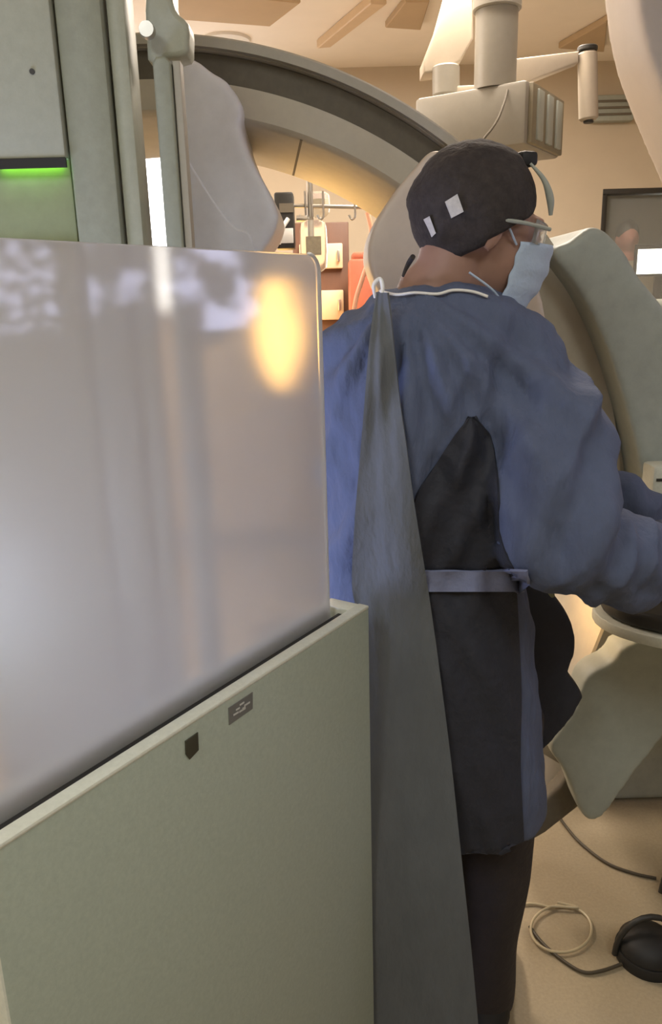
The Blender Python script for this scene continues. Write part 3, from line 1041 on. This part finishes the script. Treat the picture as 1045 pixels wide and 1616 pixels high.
def on_cap(x, y, off=0.0045):
    hit, n, i, dist = CAPB.ray_cast(EYEP, ray(x, y))
    return EYEP + ray(x, y) * (dist - off) if hit is not None else at(x, y, PY - 0.1)


for quad in (((703, 318), (722, 306), (732, 334), (713, 344)), ((669, 346), (678, 341), (688, 368), (682, 374))):
    pts = [on_cap(*q) for q in quad]
    prism('cap_patch', pts, (0, 0.006, 0), mat('patch_white', (190, 186, 180), 0.8, 0.15, 90), cap, bev=0)
tube('cap_tie', [on_cap(652, 405), at(646, 414, PY - 0.085), at(640, 426, PY - 0.085), at(636, 436, PY - 0.09)], [0.004, 0.004, 0.003, 0.002], M_CAP, cap, 8)

# ---- face mask: cup over nose and chin, with straps
bm = bmesh.new()
NU, NV = 26, 18
rows = []
for j in range(NV + 1):
    row = []
    for i in range(NU + 1):
        u = -1 + 2 * i / NU
        v = j / NV
        th = u * math.radians(74)
        z = -0.016 - 0.100 * v
        rad = 0.109 + 0.014 * math.sin(PI * min(1, v * 1.05)) * math.cos(th) - 0.018 * v
        wd = 0.068
        p = Vector((0.016 + rad * math.cos(th) * (1 - 0.10 * v), wd * math.sin(th) * (1 - 0.16 * v), z + 0.014 * math.cos(th * 1.1) * (1 - v)))
        p.x += 0.0015 * math.sin(v * PI * 7)
        row.append(bm.verts.new(HT @ p))
    rows.append(row)
for j in range(NV):
    for i in range(NU):
        bm.faces.new((rows[j][i], rows[j + 1][i], rows[j + 1][i + 1], rows[j][i + 1]))
bmesh.ops.recalc_face_normals(bm, faces=bm.faces)
bmesh.ops.solidify(bm, geom=bm.faces[:], thickness=0.0015)
mk = obj_bm('face_mask', bm, M_MASK, pe, angle=180, label='pale blue face mask')
for z0, z1 in ((-0.02, 0.03), (-0.108, -0.075)):
    tube('mask_strap', [HT @ Vector(p) for p in ((0.040, -0.066, z0), (0.010, -0.080, (z0 + z1) / 2), (-0.03, -0.080, z1))], 0.0018, M_MASK, mk, 8)

# ---- protective glasses with a temple arm, and a small headlamp on the forehead
gl = tube('glasses_temple', [HT @ Vector(p) for p in ((-0.006, -0.088, 0.006), (0.04, -0.083, 0.010), (0.088, -0.066, 0.012))], 0.003, M_SLEEVE, pe, 8)
bm = bmesh.new()
rows = []
for j in range(7):
    row = []
    for i in range(17):
        th = math.radians(-62 + 124 * i / 16)
        z = 0.022 - 0.034 * j / 6
        row.append(bm.verts.new(HT @ Vector((0.026 + 0.080 * math.cos(th), 0.076 * math.sin(th), z))))
    rows.append(row)
for j in range(6):
    for i in range(16):
        bm.faces.new((rows[j][i], rows[j + 1][i], rows[j + 1][i + 1], rows[j][i + 1]))
bmesh.ops.recalc_face_normals(bm, faces=bm.faces)
bmesh.ops.solidify(bm, geom=bm.faces[:], thickness=0.0015)
obj_bm('glasses_lens', bm, M_CLEAR, pe, angle=180)
tube('visor_strap', [HT @ Vector(p) for p in ((0.034, -0.064, 0.096), (0.060, -0.066, 0.078), (0.078, -0.062, 0.056), (0.088, -0.056, 0.034))], [0.002, 0.004, 0.006, 0.003], M_SLEEVE, pe, 10)
hp = HT @ Vector((0.046, -0.012, 0.113))
box('headlamp', hp, (0.030, 0.026, 0.022), M_BLACK, pe, rz=math.radians(22), bev=0.006)

# ------------------------------------------------------------------ ceiling boom behind the arc
BY = 2.60
bo = thing('ceiling_boom', 'pale grey ceiling boom column with box head and side arms', 'ceiling boom', (at(784, 70, BY).x, BY, ZC - 0.02))
bx = at(783, 70, BY).x
zb0 = at(783, 142, BY).z
rcol = (at(816, 70, BY).x - at(750, 70, BY).x) / 2
cyl('column', (bx, BY, zb0), (bx, BY, ZC - 0.002), rcol, M_BOOM, bo, 40)
cyl('collar', (bx, BY, at(783, 18, BY).z), (bx, BY, at(783, -40, BY).z), rcol * 1.14, M_BOOM, bo, 40, 0.004)
hc = at(782, 190, BY + 0.13)
hz0, hz1 = at(800, 238, BY).z, zb0 + 0.002
box('boom_head', (hc.x - 0.02, BY + 0.13, (hz0 + hz1) / 2), (0.36, 0.34, hz1 - hz0), M_BOOM, bo, rz=math.radians(-33), bev=0.012)
hd = Matrix.Rotation(math.radians(-33), 4, 'Z')
pc = Vector((hc.x - 0.02, BY + 0.13, (hz0 + hz1) / 2)) + hd @ Vector((0.186, 0, 0))
box('side_panel', pc, (0.016, 0.30, (hz1 - hz0) * 0.94), mat('vent_grey', (128, 120, 100), 0.6, 0.08, 30), bo, rz=math.radians(-33), bev=0.004)
for k in (-1, 0, 1):
    box('fin', pc + hd @ Vector((0.010, k * 0.09, 0)), (0.010, 0.05, (hz1 - hz0) * 0.8), M_SLEEVE, bo, rz=math.radians(-33), bev=0.003)
tube('boom_cable', [at(801, 142, BY - 0.08), at(795, 165, BY - 0.11), at(782, 195, BY - 0.13), at(758, 226, BY - 0.13)], 0.0035, M_GROOVE, bo, 8)
# spring arm on its left
sa = [at(x, y, 2.75) for x, y in ((712, -40), (745, -40), (748, 60), (728, 96), (700, 112), (668, 116), (668, 96), (690, 40))]
prism('spring_arm', sa, (0, 0.10, 0), M_BOOMARM, bo, bev=0.008)
a, b = at(704, 104, 2.75), at(704, 152, 2.75)
cyl('arm_joint', (a.x, 2.75, a.z), (b.x, 2.75, b.z), 0.043, M_BOOM, bo, 28, 0.005)
box('arm_link', at(724, 146, 2.75), (0.11, 0.06, 0.028), M_BOOMARM, bo, bev=0.006)
# arm to the right ending in a vertical tube
prism('side_arm', [at(x, y, 2.70) for x, y in ((812, 92), (914, 80), (914, 98), (812, 138))], (0, 0.05, 0), M_BOOMARM, bo, bev=0.006)
a, b = at(927, 82, 2.72), at(929, 190, 2.72)
cyl('drop_tube', a, b, (at(942, 130, 2.72).x - at(912, 130, 2.72).x) / 2, M_BOOMARM, bo, 28, 0.006)
cyl('tube_cap', a + Vector((0, 0, 0.001)), a + Vector((0, 0, 0.016)), 0.031, M_DARK, bo, 24, 0.003)
cyl('tube_cap', b - Vector((0, 0, 0.008)), b - Vector((0, 0, 0.0005)), 0.016, M_DARK, bo, 20, 0.002)

# pale pendant housing at the top right, close by
pn = thing('equipment_pendant', 'large pale rounded pendant housing hanging from the ceiling, top right', 'pendant', (at(1110, 100, 1.8).x, 1.9, at(1110, 360, 1.8).z))
pp = smooth_outline([(944, -150), (950, 0), (960, 78), (978, 145), (1022, 251), (1050, 312), (1085, 352), (1140, 372), (1230, 372), (1260, 300), (1260, -150)], 4)
soft('housing', [at(x, y, 2.0) for x, y in pp], (0, -0.20, 0), mat('pendant_shell', (184, 174, 164), 0.5, 0.03, 20), pn, 0.012, 12)
ptop = at(1100, -150, 1.80)
cyl('ceiling_post', (ptop.x, 1.9, ptop.z - 0.05), (ptop.x, 1.9, ZC - 0.002), 0.05, M_LIGHTGREY, pn, 28)

# ceiling fittings
def downlight(px, py, label):
    c = atz(px, py, ZC)
    t = thing('downlight', label, 'downlight', (c.x, c.y, ZC - 0.03), 'recessed round downlights')
    lathe('trim_ring', [(0.085, -0.012), (0.115, -0.012), (0.12, -0.006), (0.12, 0.0), (0.085, 0.0)], (c.x, c.y, ZC), M_WHITE, t, 32)
    lathe('reflector', [(0.001, -0.004), (0.083, -0.011), (0.083, -0.001), (0.001, -0.001)], (c.x, c.y, ZC), mat('downlight_glow', (255, 235, 205), 0.4, 0, emit=(255, 235, 205), estr=0.9), t, 32)


downlight(357, 62, 'round recessed downlight in the ceiling above the arc')


def ceil_panel(name, pts, material, label, h=0.03):
    ps = [atz(x, y, ZC) for x, y in pts]
    ps = [Vector((p.x, p.y, ZC - 0.001)) for p in ps]
    o = prism(name, ps, (0, 0, -h), material, None, bev=0.004, seg=1)
    tag(o, label, 'ceiling panel')
    return o


ceil_panel('ceiling_panel', [(272, 18), (426, 30), (474, -8), (280, -30)], M_CEILDK, 'brown-beige ceiling panel above the downlight')
ceil_panel('ceiling_panel', [(500, 62), (522, 60), (610, -10), (585, -12)], M_CREAM, 'narrow pale ceiling track left of the boom', 0.04)
ceil_panel('ceiling_panel', [(608, 32), (664, 36), (678, -10), (640, -10)], M_CEILDK, 'small brown ceiling panel left of the spring arm')
ceil_panel('ceiling_panel', [(882, 66), (954, 72), (960, 20), (948, 28)], M_CEILDK, 'dark triangular ceiling panel beside the pendant')
# wall grille
a, b = at(936, 150, Y1 - 0.06), at(1000, 190, Y1 - 0.06)
wg = thing('wall_unit', 'greenish box unit on the back wall below the ceiling', 'wall unit', ((a.x + b.x) / 2, Y1 - 0.03, b.z))
box('casing', ((a.x + b.x) / 2, Y1 - 0.032, (a.z + b.z) / 2), (b.x - a.x, 0.06, a.z - b.z), M_SLEEVE, wg, bev=0.008)
for k in range(3):
    box('louvre', ((a.x + b.x) / 2, Y1 - 0.065, b.z + (a.z - b.z) * (0.25 + 0.25 * k)), (b.x - a.x - 0.03, 0.006, 0.012), M_GROOVE, wg, bev=0.001)

# ------------------------------------------------------------------ drip stand and clutter behind, seen under the arc
IY = 3.0
iv = thing('drip_stand', 'metal drip stand with crossbar and hooks under the arc', 'drip stand', (at(492, 400, IY).x, IY, 0))
ixc = at(492, 400, IY).x
zbar = at(510, 325, IY).z
cyl('pole', (ixc, IY, 0.06), (ixc, IY, zbar + 0.10), 0.011, M_METAL, iv, 16)
cyl('crossbar', at(432, 324, IY), at(582, 327, IY), 0.007, M_METAL, iv, 12)
for k in range(5):
    a = 2 * PI * k / 5
    tube('leg', [(ixc, IY, 0.09), (ixc + 0.26 * math.cos(a), IY + 0.26 * math.sin(a), 0.055)], 0.012, M_METAL, iv, 10, n=1)
    cyl('caster_wheel', (ixc + 0.26 * math.cos(a) - 0.01, IY + 0.26 * math.sin(a), 0.026), (ixc + 0.26 * math.cos(a) + 0.01, IY + 0.26 * math.sin(a), 0.026), 0.026, M_BLACK, iv, 14)
for px in (482, 492, 510, 560):
    p = at(px, 325, IY - 0.01)
    tube('hook', [p + Vector((0, 0, 0.05)), p, p - Vector((0, 0, 0.035)), p - Vector((0.012, 0, 0.045)), p - Vector((0.022, 0, 0.03))], 0.004, M_METAL, iv, 8)
M_BAG = mat_clear('bag_film', (0.93, 0.90, 0.82), 0.15, 1.15)


def drip_bag(px0, px1, y0, y1, Y, label, fluid=True):
    t = thing('drip_bag', label, 'drip bag', at((px0 + px1) / 2, y1, Y), 'clear drip bags on the stand')
    w_ = (at(px1, y0, Y).x - at(px0, y0, Y).x) / 2
    z1, z0 = at(px0, y0, Y).z, at(px0, y1, Y).z
    cx = at((px0 + px1) / 2, y0, Y).x
    secs_ = [(Vector((cx, Y, z0)), w_ * 0.55, 0.006), (Vector((cx, Y, z0 + 0.015)), w_ * 0.92, 0.018), (Vector((cx, Y, z0 + (z1 - z0) * 0.4)), w_, 0.028), (Vector((cx, Y, z0 + (z1 - z0) * 0.8)), w_ * 0.97, 0.016), (Vector((cx, Y, z1 - 0.01)), w_ * 0.9, 0.006), (Vector((cx, Y, z1)), w_ * 0.5, 0.004)]
    bm = bmesh.new()
    loft(bm, secs_, 24, 3)
    obj_bm('pouch', bm, M_BAG, t)
    box('printed_label', (cx, Y - 0.032, z0 + (z1 - z0) * 0.5), (w_ * 1.1, 0.002, (z1 - z0) * 0.36), mat('bag_print', (150, 140, 118), 0.6, 0.2, 60), t, bev=0)
    cyl('port', (cx, Y, z0 - 0.03), (cx, Y, z0 + 0.004), 0.006, M_CLEAR, t, 10)
    return t


drip_bag(472, 516, 348, 430, IY - 0.06, 'clear drip bag with printed label hanging under the arc')
drip_bag(486, 520, 302, 344, IY + 0.10, 'small clear bag behind the crossbar of the stand')
# infusion pump on the stand
ip = thing('infusion_pump', 'black infusion pump clamped beside the drip bag', 'pump', at(455, 390, IY - 0.06))
c = at(450, 350, IY - 0.02)
box('body', c, (0.068, 0.09, at(455, 308, IY).z - at(455, 396, IY).z), M_DARK, ip, bev=0.008)
box('display', at(452, 328, IY - 0.066), (0.05, 0.003, 0.03), mat('pump_screen', (120, 112, 98), 0.3), ip, bev=0)
box('keypad', at(452, 372, IY - 0.066), (0.05, 0.003, 0.05), M_WHITE, ip, bev=0.001)
tube('clamp', [at(468, 345, IY - 0.02), at(485, 345, IY - 0.02)], 0.01, M_METAL, ip, 8, n=1)
tube('lever', [at(455, 345, IY - 0.07), at(445, 362, IY - 0.08), at(440, 385, IY - 0.07)], 0.008, M_WHITE, ip, 8)

# wall cabinet with dark frame behind
CY = 3.75
cbn = thing('supply_cabinet', 'dark framed supply cabinet with cream doors behind the drip stand', 'cabinet', (at(515, 420, CY).x, CY + 0.2, 0))
xa, xb = at(462, 400, CY).x, at(551, 400, CY).x
z_t = at(520, 350, CY).z
box('cabinet_body', ((xa + xb) / 2, CY + 0.22, z_t / 2), (xb - xa, 0.40, z_t), M_WOOD, cbn)
doorm = M_CREAM
for y0, y1 in ((384, 424), (458, 505)):
    zt_, zb_ = at(520, y0, CY).z, at(520, y1, CY).z
    xl, xr = xa + 0.03, at(541, 400, CY).x
    dr = box('door', ((xl + xr) / 2, CY + 0.008, (zt_ + zb_) / 2), (xr - xl, 0.02, zt_ - zb_), doorm, cbn, bev=0.006)
    box('handle', (xr - 0.02, CY - 0.008, (zt_ + zb_) / 2), (0.012, 0.014, 0.05), M_METAL, dr, bev=0.002)
# red container on a shelf unit beside it
RYY = 3.45
rb = thing('sharps_container', 'brick red waste container to the right of the supply cabinet', 'container', (at(572, 480, RYY).x, RYY + 0.1, 0))
xa, xb = at(552, 450, RYY).x, at(600, 450, RYY).x
zt_ = at(570, 408, RYY).z
lo = at(570, 600, RYY).z
box('bin', ((xa + xb) / 2, RYY + 0.12, (zt_ + lo) / 2), (xb - xa, 0.22, zt_ - lo), M_RED, rb, bev=0.012)
box('lid', ((xa + xb) / 2, RYY + 0.12, zt_ + 0.012), (xb - xa - 0.03, 0.2, 0.03), M_RED, rb, bev=0.008)
box('trolley', ((xa + xb) / 2, RYY + 0.12, (lo - 0.002) / 2), (xb - xa + 0.02, 0.24, lo - 0.004), M_GREY, rb, bev=0.01)
tg = tube('oxygen_tubing', [at(580, 335, 2.9), at(586, 365, 2.9), at(583, 405, 2.9), at(572, 440, 2.9), at(560, 484, 2.9), at(556, 560, 2.9), at(556, 700, 2.9)], 0.0085, M_PINK, None, 10)
tag(tg, 'pale pink tubing hanging in front of the red container', 'tubing')

# examination lamp: the warm glow behind the acrylic sheet
LY = 3.35
lc = at(440, 525, LY)
el = thing('examination_lamp', 'warm glowing examination lamp blurred behind the acrylic sheet', 'lamp', (lc.x, LY, 0))
cyl('base', (lc.x, LY, 0.0), (lc.x, LY, 0.04), 0.16, M_DARK, el, 32, 0.01)
cyl('stem', (lc.x, LY, 0.041), (lc.x, LY, lc.z - 0.235), 0.012, M_METAL, el, 16)
M_GLOW = mat('lamp_glow', (255, 205, 120), 0.4, 0, emit=(255, 196, 110), estr=7.0)
lathe('shade', [(0.012, -0.24), (0.04, -0.19), (0.085, -0.08), (0.092, 0.02), (0.07, 0.10), (0.055, 0.20), (0.02, 0.215)], lc, M_GLOW, el, 28)
# bright film viewer on the left of the back wall, seen in the gap beside the rail
vx = at(252, 345, Y1 - 0.06)
fv = thing('film_viewer', 'bright lit film viewer on the back wall, seen in the gap beside the rail', 'light box', (vx.x, Y1 - 0.05, vx.z - 0.53))
box('casing', (vx.x, Y1 - 0.035, vx.z), (0.66, 0.06, 1.06), M_WHITE, fv, bev=0.01)
box('screen', (vx.x, Y1 - 0.068, vx.z), (0.60, 0.004, 1.0), mat('viewer_glow', (255, 248, 238), 0.4, 0, emit=(240, 246, 255), estr=2.6), fv, bev=0)

# ------------------------------------------------------------------ control room behind the window
co = thing('control_monitor', 'bright white monitor in the control room window', 'monitor', (at(1050, 430, 5.5).x, 5.5, at(1050, 436, 5.5).z))
xa, xb = at(1003, 410, 5.5).x, at(1090, 410, 5.5).x
za, zb_ = at(1030, 385, 5.5).z, at(1030, 436, 5.5).z
box('bezel', ((xa + xb) / 2, 5.52, (za + zb_) / 2), (xb - xa, 0.03, za - zb_), M_BLACK, co, bev=0.004)
zs1, zs0 = at(1030, 393, 5.5).z, at(1030, 432, 5.5).z
box('screen', ((xa + xb) / 2, 5.502, (zs1 + zs0) / 2), (xb - xa - 0.03, 0.004, zs1 - zs0), mat('white_screen', (255, 255, 250), 0.3, 0, emit=(255, 252, 240), estr=3.0), co, bev=0)
box('stand', ((xa + xb) / 2, 5.56, (0.75 + zb_) / 2), (0.05, 0.03, zb_ - 0.75), M_DARK, co)
area_light('control_room_fill', (1.75, 5.3, 2.7), (0.4, 0.4), 5.0, WARM)  # unseen light added so the distant operator shows
ds = thing('control_desk', 'dark desk in the control room behind the window', 'desk', ((xa + xb) / 2 + 0.1, 5.6, 0))
box('worktop', ((xa + xb) / 2 + 0.1, 5.6, 0.735), (1.2, 0.6, 0.03), M_DARK, ds)
for sx in (-0.55, 0.55):
    box('leg', ((xa + xb) / 2 + 0.1 + sx, 5.6, 0.36), (0.05, 0.5, 0.719), M_DARK, ds)
# operator standing in the control room
hc2 = at(990, 376, 6.1)
op = thing('person', 'distant person with pale collar standing in the dark control room window', 'person', (hc2.x, 6.1, 0))
bm = bmesh.new()
I4 = Matrix.Translation(hc2)
ell(bm, (0, 0, 0.0), (0.078, 0.095, 0.12), None, I4)
ell(bm, (-0.0, -0.09, -0.02), (0.014, 0.02, 0.026), None, I4)
for s in (-1, 1):
    ell(bm, (s * 0.078, 0.0, -0.01), (0.01, 0.02, 0.03), None, I4)
bm_tube(bm, [hc2 + Vector((0, 0, -0.08)), hc2 + Vector((0, 0, -0.2))], [0.055, 0.065], 16)
obj_bm('body', remeshed(bm, 0.009, 2), mat('far_skin', (206, 140, 124), 0.6, 0.05, 20), op, angle=180)
bm = bmesh.new()
z0 = hc2.z - 0.16
loft(bm, [(Vector((hc2.x, 6.1, z)), rx, ry) for z, rx, ry in ((0.02, .16, .12), (0.5, .17, .13), (0.95, .18, .13), (1.25, .19, .14), (z0 - 0.08, .21, .12), (z0 - 0.02, .15, .10), (z0, .07, .07))], 24)
for s in (-1, 1):
    bm_tube(bm, [(hc2.x + s * 0.18, 6.1, z0 - 0.08), (hc2.x + s * 0.23, 6.08, z0 - 0.35), (hc2.x + s * 0.22, 5.98, z0 - 0.58)], [0.06, 0.05, 0.04], 14)
obj_bm('coat', remeshed(bm, 0.015, 3), mat('far_coat', (196, 186, 164), 0.8, 0.05, 20), op, angle=180)
bm = bmesh.new()
ell(bm, (0, 0.012, 0.03), (0.084, 0.098, 0.105), None, I4)
obj_bm('hair', bm, M_DARK, op, angle=180)

# ------------------------------------------------------------------ floor things
def fl(px, py, z=0.006):
    return atz(px, py, z)


ck = tube('black_cable', [fl(858, 1250), fl(874, 1276), fl(893, 1304), fl(918, 1332), fl(958, 1362), fl(1000, 1378), fl(1036, 1386)], 0.0042, M_CABLE, None, 8, 8)
tag(ck, 'thin dark cable running across the floor to the foot pedals', 'cable')
lp = []
for k in range(31):
    a = -0.62 * PI + 2 * PI * k / 30 * 1.02
    lp.append(fl(886 + 48 * math.cos(a), 1466 + 37 * math.sin(a), 0.006 + 0.006 * (k / 30)))
pts = [fl(826, 1428), fl(845, 1424), fl(868, 1428)] + [fl(880 + 0, 1430)] + lp[3:]
lc_ = tube('looped_cable', [fl(790, 1436), fl(836, 1426)] + lp + [fl(912, 1432, .012), fl(880, 1424, .010)], 0.0034, M_CABLE2, None, 8, 4)
tag(lc_, 'pale thin cable lying in a loop on the floor', 'cable')
c3 = tube('floor_cable', [fl(836, 1462), fl(856, 1488), fl(886, 1514), fl(920, 1534), fl(950, 1532), fl(985, 1520)], 0.004, M_CABLE, None, 8, 6)
tag(c3, 'dark cable curving below the cable loop to the pedal', 'cable')


def pedal(px, py, r, h, label):
    c = fl(px, py, 0)
    t = thing('foot_pedal', label, 'foot pedal', (c.x, c.y, 0), 'black foot pedals')
    lathe('base', [(r * 0.98, 0.0), (r, 0.006), (r, 0.022), (r * 0.96, 0.028)], c, M_BLACK, t, 36)
    lathe('dome', [(r * 0.93, 0.029), (r * 0.90, 0.045), (r * 0.70, h * 0.8), (r * 0.4, h * 0.96), (0.004, h)], c, M_BLACK, t, 36)
    bm = bmesh.new()
    pts = [c + Vector((r * 1.05 * math.cos(a), 0, 0.01 + (h + 0.03) * math.sin(a))) for a in [PI * k / 12 for k in range(13)]]
    bm_tube(bm, pts, 0.007, 10)
    obj_bm('guard_bar', bm, M_DARK, t)


pedal(1022, 1510, 0.075, 0.075, 'large round black foot pedal at the lower right corner')
pedal(1082, 1412, 0.062, 0.06, 'smaller black foot pedal behind, at the right edge')
# white bin behind the arc
wbn = atz(852, 1262, 0)
wb_ = thing('waste_bin', 'white bin glimpsed between the gown and the arc', 'bin', (wbn.x, wbn.y + 0.12, 0))
c = Vector((wbn.x + 0.01, wbn.y + 0.14, 0))
lathe('bucket', [(0.09, 0.0), (0.11, 0.005), (0.13, 0.26), (0.135, 0.27), (0.12, 0.27)], c, M_WHITE, wb_, 32)
lathe('lid', [(0.137, 0.271), (0.137, 0.285), (0.06, 0.31), (0.004, 0.315)], c, M_WHITE, wb_, 32)

# ------------------------------------------------------------------ monitor bank to the right (mirrored in the acrylic)
MX = 2.15
mb = thing('monitor_bank', 'ceiling hung monitor bank whose pale screens mirror in the acrylic sheet', 'monitor', (MX + 0.05, 1.22, 1.2))
for k, (y0, y1, sc_, st, lbs) in enumerate(((0.50, 0.92, 24.0, 7.0, 0), (1.00, 1.70, 5.5, 7.0, 1))):
    box('monitor_case', (MX + 0.03, (y0 + y1) / 2, 1.60), (0.05, y1 - y0, 0.42), M_DARK, mb, bev=0.006)
    box('screen', (MX + 0.003, (y0 + y1) / 2, 1.60), (0.003, y1 - y0 - 0.04, 0.37), mat_screen('xray_screen_%d' % k, (214, 216, 255), st, sc_, (0.50, 0.60), 0.03), mb, bev=0)
box('rear_rail', (MX + 0.075, 1.12, 1.55), (0.04, 0.9, 0.06), M_METAL, mb)
cyl('hanger', (MX + 0.075, 1.12, 1.581), (MX + 0.075, 1.12, ZC - 0.002), 0.04, M_LIGHTGREY, mb, 24)

# cool workstation screen standing behind the shield
wsx, wsy = -0.78, 1.0
ws = thing('workstation', 'monitor on a trolley behind the shield, a cool glow through the acrylic', 'workstation', (wsx, wsy, 0))
R_ws = Matrix.Rotation(math.radians(28), 4, 'Z') @ Matrix.Rotation(math.radians(-22), 4, 'Y')
box('monitor_case', (wsx, wsy, 1.02), (0.04, 0.44, 0.34), M_DARK, ws, M=R_ws, bev=0.006)
box('screen', Vector((wsx, wsy, 1.02)) + R_ws @ Vector((0.0225, 0, 0)), (0.003, 0.41, 0.31), mat('workstation_glow', (170, 195, 255), 0.3, 0, emit=(196, 208, 255), estr=13.0), ws, M=R_ws, bev=0)
box('trolley', (wsx - 0.08, wsy, 0.44), (0.36, 0.42, 0.78), M_TOWER2, ws, bev=0.02)
cyl('monitor_post', (wsx - 0.03, wsy, 0.831), (wsx - 0.03, wsy, 1.0), 0.02, M_METAL, ws, 16)
for sx in (-0.14, 0.14):
    for sy in (-0.16, 0.16):
        cyl('caster_wheel', (wsx - 0.08 + sx, wsy + sy - 0.012, 0.026), (wsx - 0.08 + sx, wsy + sy + 0.012, 0.026), 0.026, M_BLACK, ws, 14)

# unseen warm lamp added behind the gown to brighten the inside of the arc
wl = Vector((0.16, 1.74, 0.0))
wk = thing('arc_fill_lamp', 'small unseen warm lamp added behind the gown to light the arc', 'lamp', wl)
cyl('base', wl, wl + Vector((0, 0, 0.02)), 0.08, M_DARK, wk, 24, 0.004)
cyl('stem', wl + Vector((0, 0, 0.021)), wl + Vector((0, 0, 0.866)), 0.008, M_METAL, wk, 12)
WLR = Matrix.Rotation(math.radians(92), 4, 'Y')
wh_ = wl + Vector((0, 0, 0.90))
lathe('shade', [(0.018, -0.09), (0.030, -0.07), (0.046, 0.08), (0.044, 0.08), (0.028, -0.068), (0.016, -0.086)], wh_, M_DARK, wk, 24, WLR)
lathe('bulb', [(0.004, -0.066), (0.018, -0.052), (0.020, -0.03), (0.014, -0.015), (0.004, -0.012)], wh_, mat('fill_bulb', (255, 214, 150), 0.4, 0, emit=(255, 206, 140), estr=700.0), wk, 20, WLR)
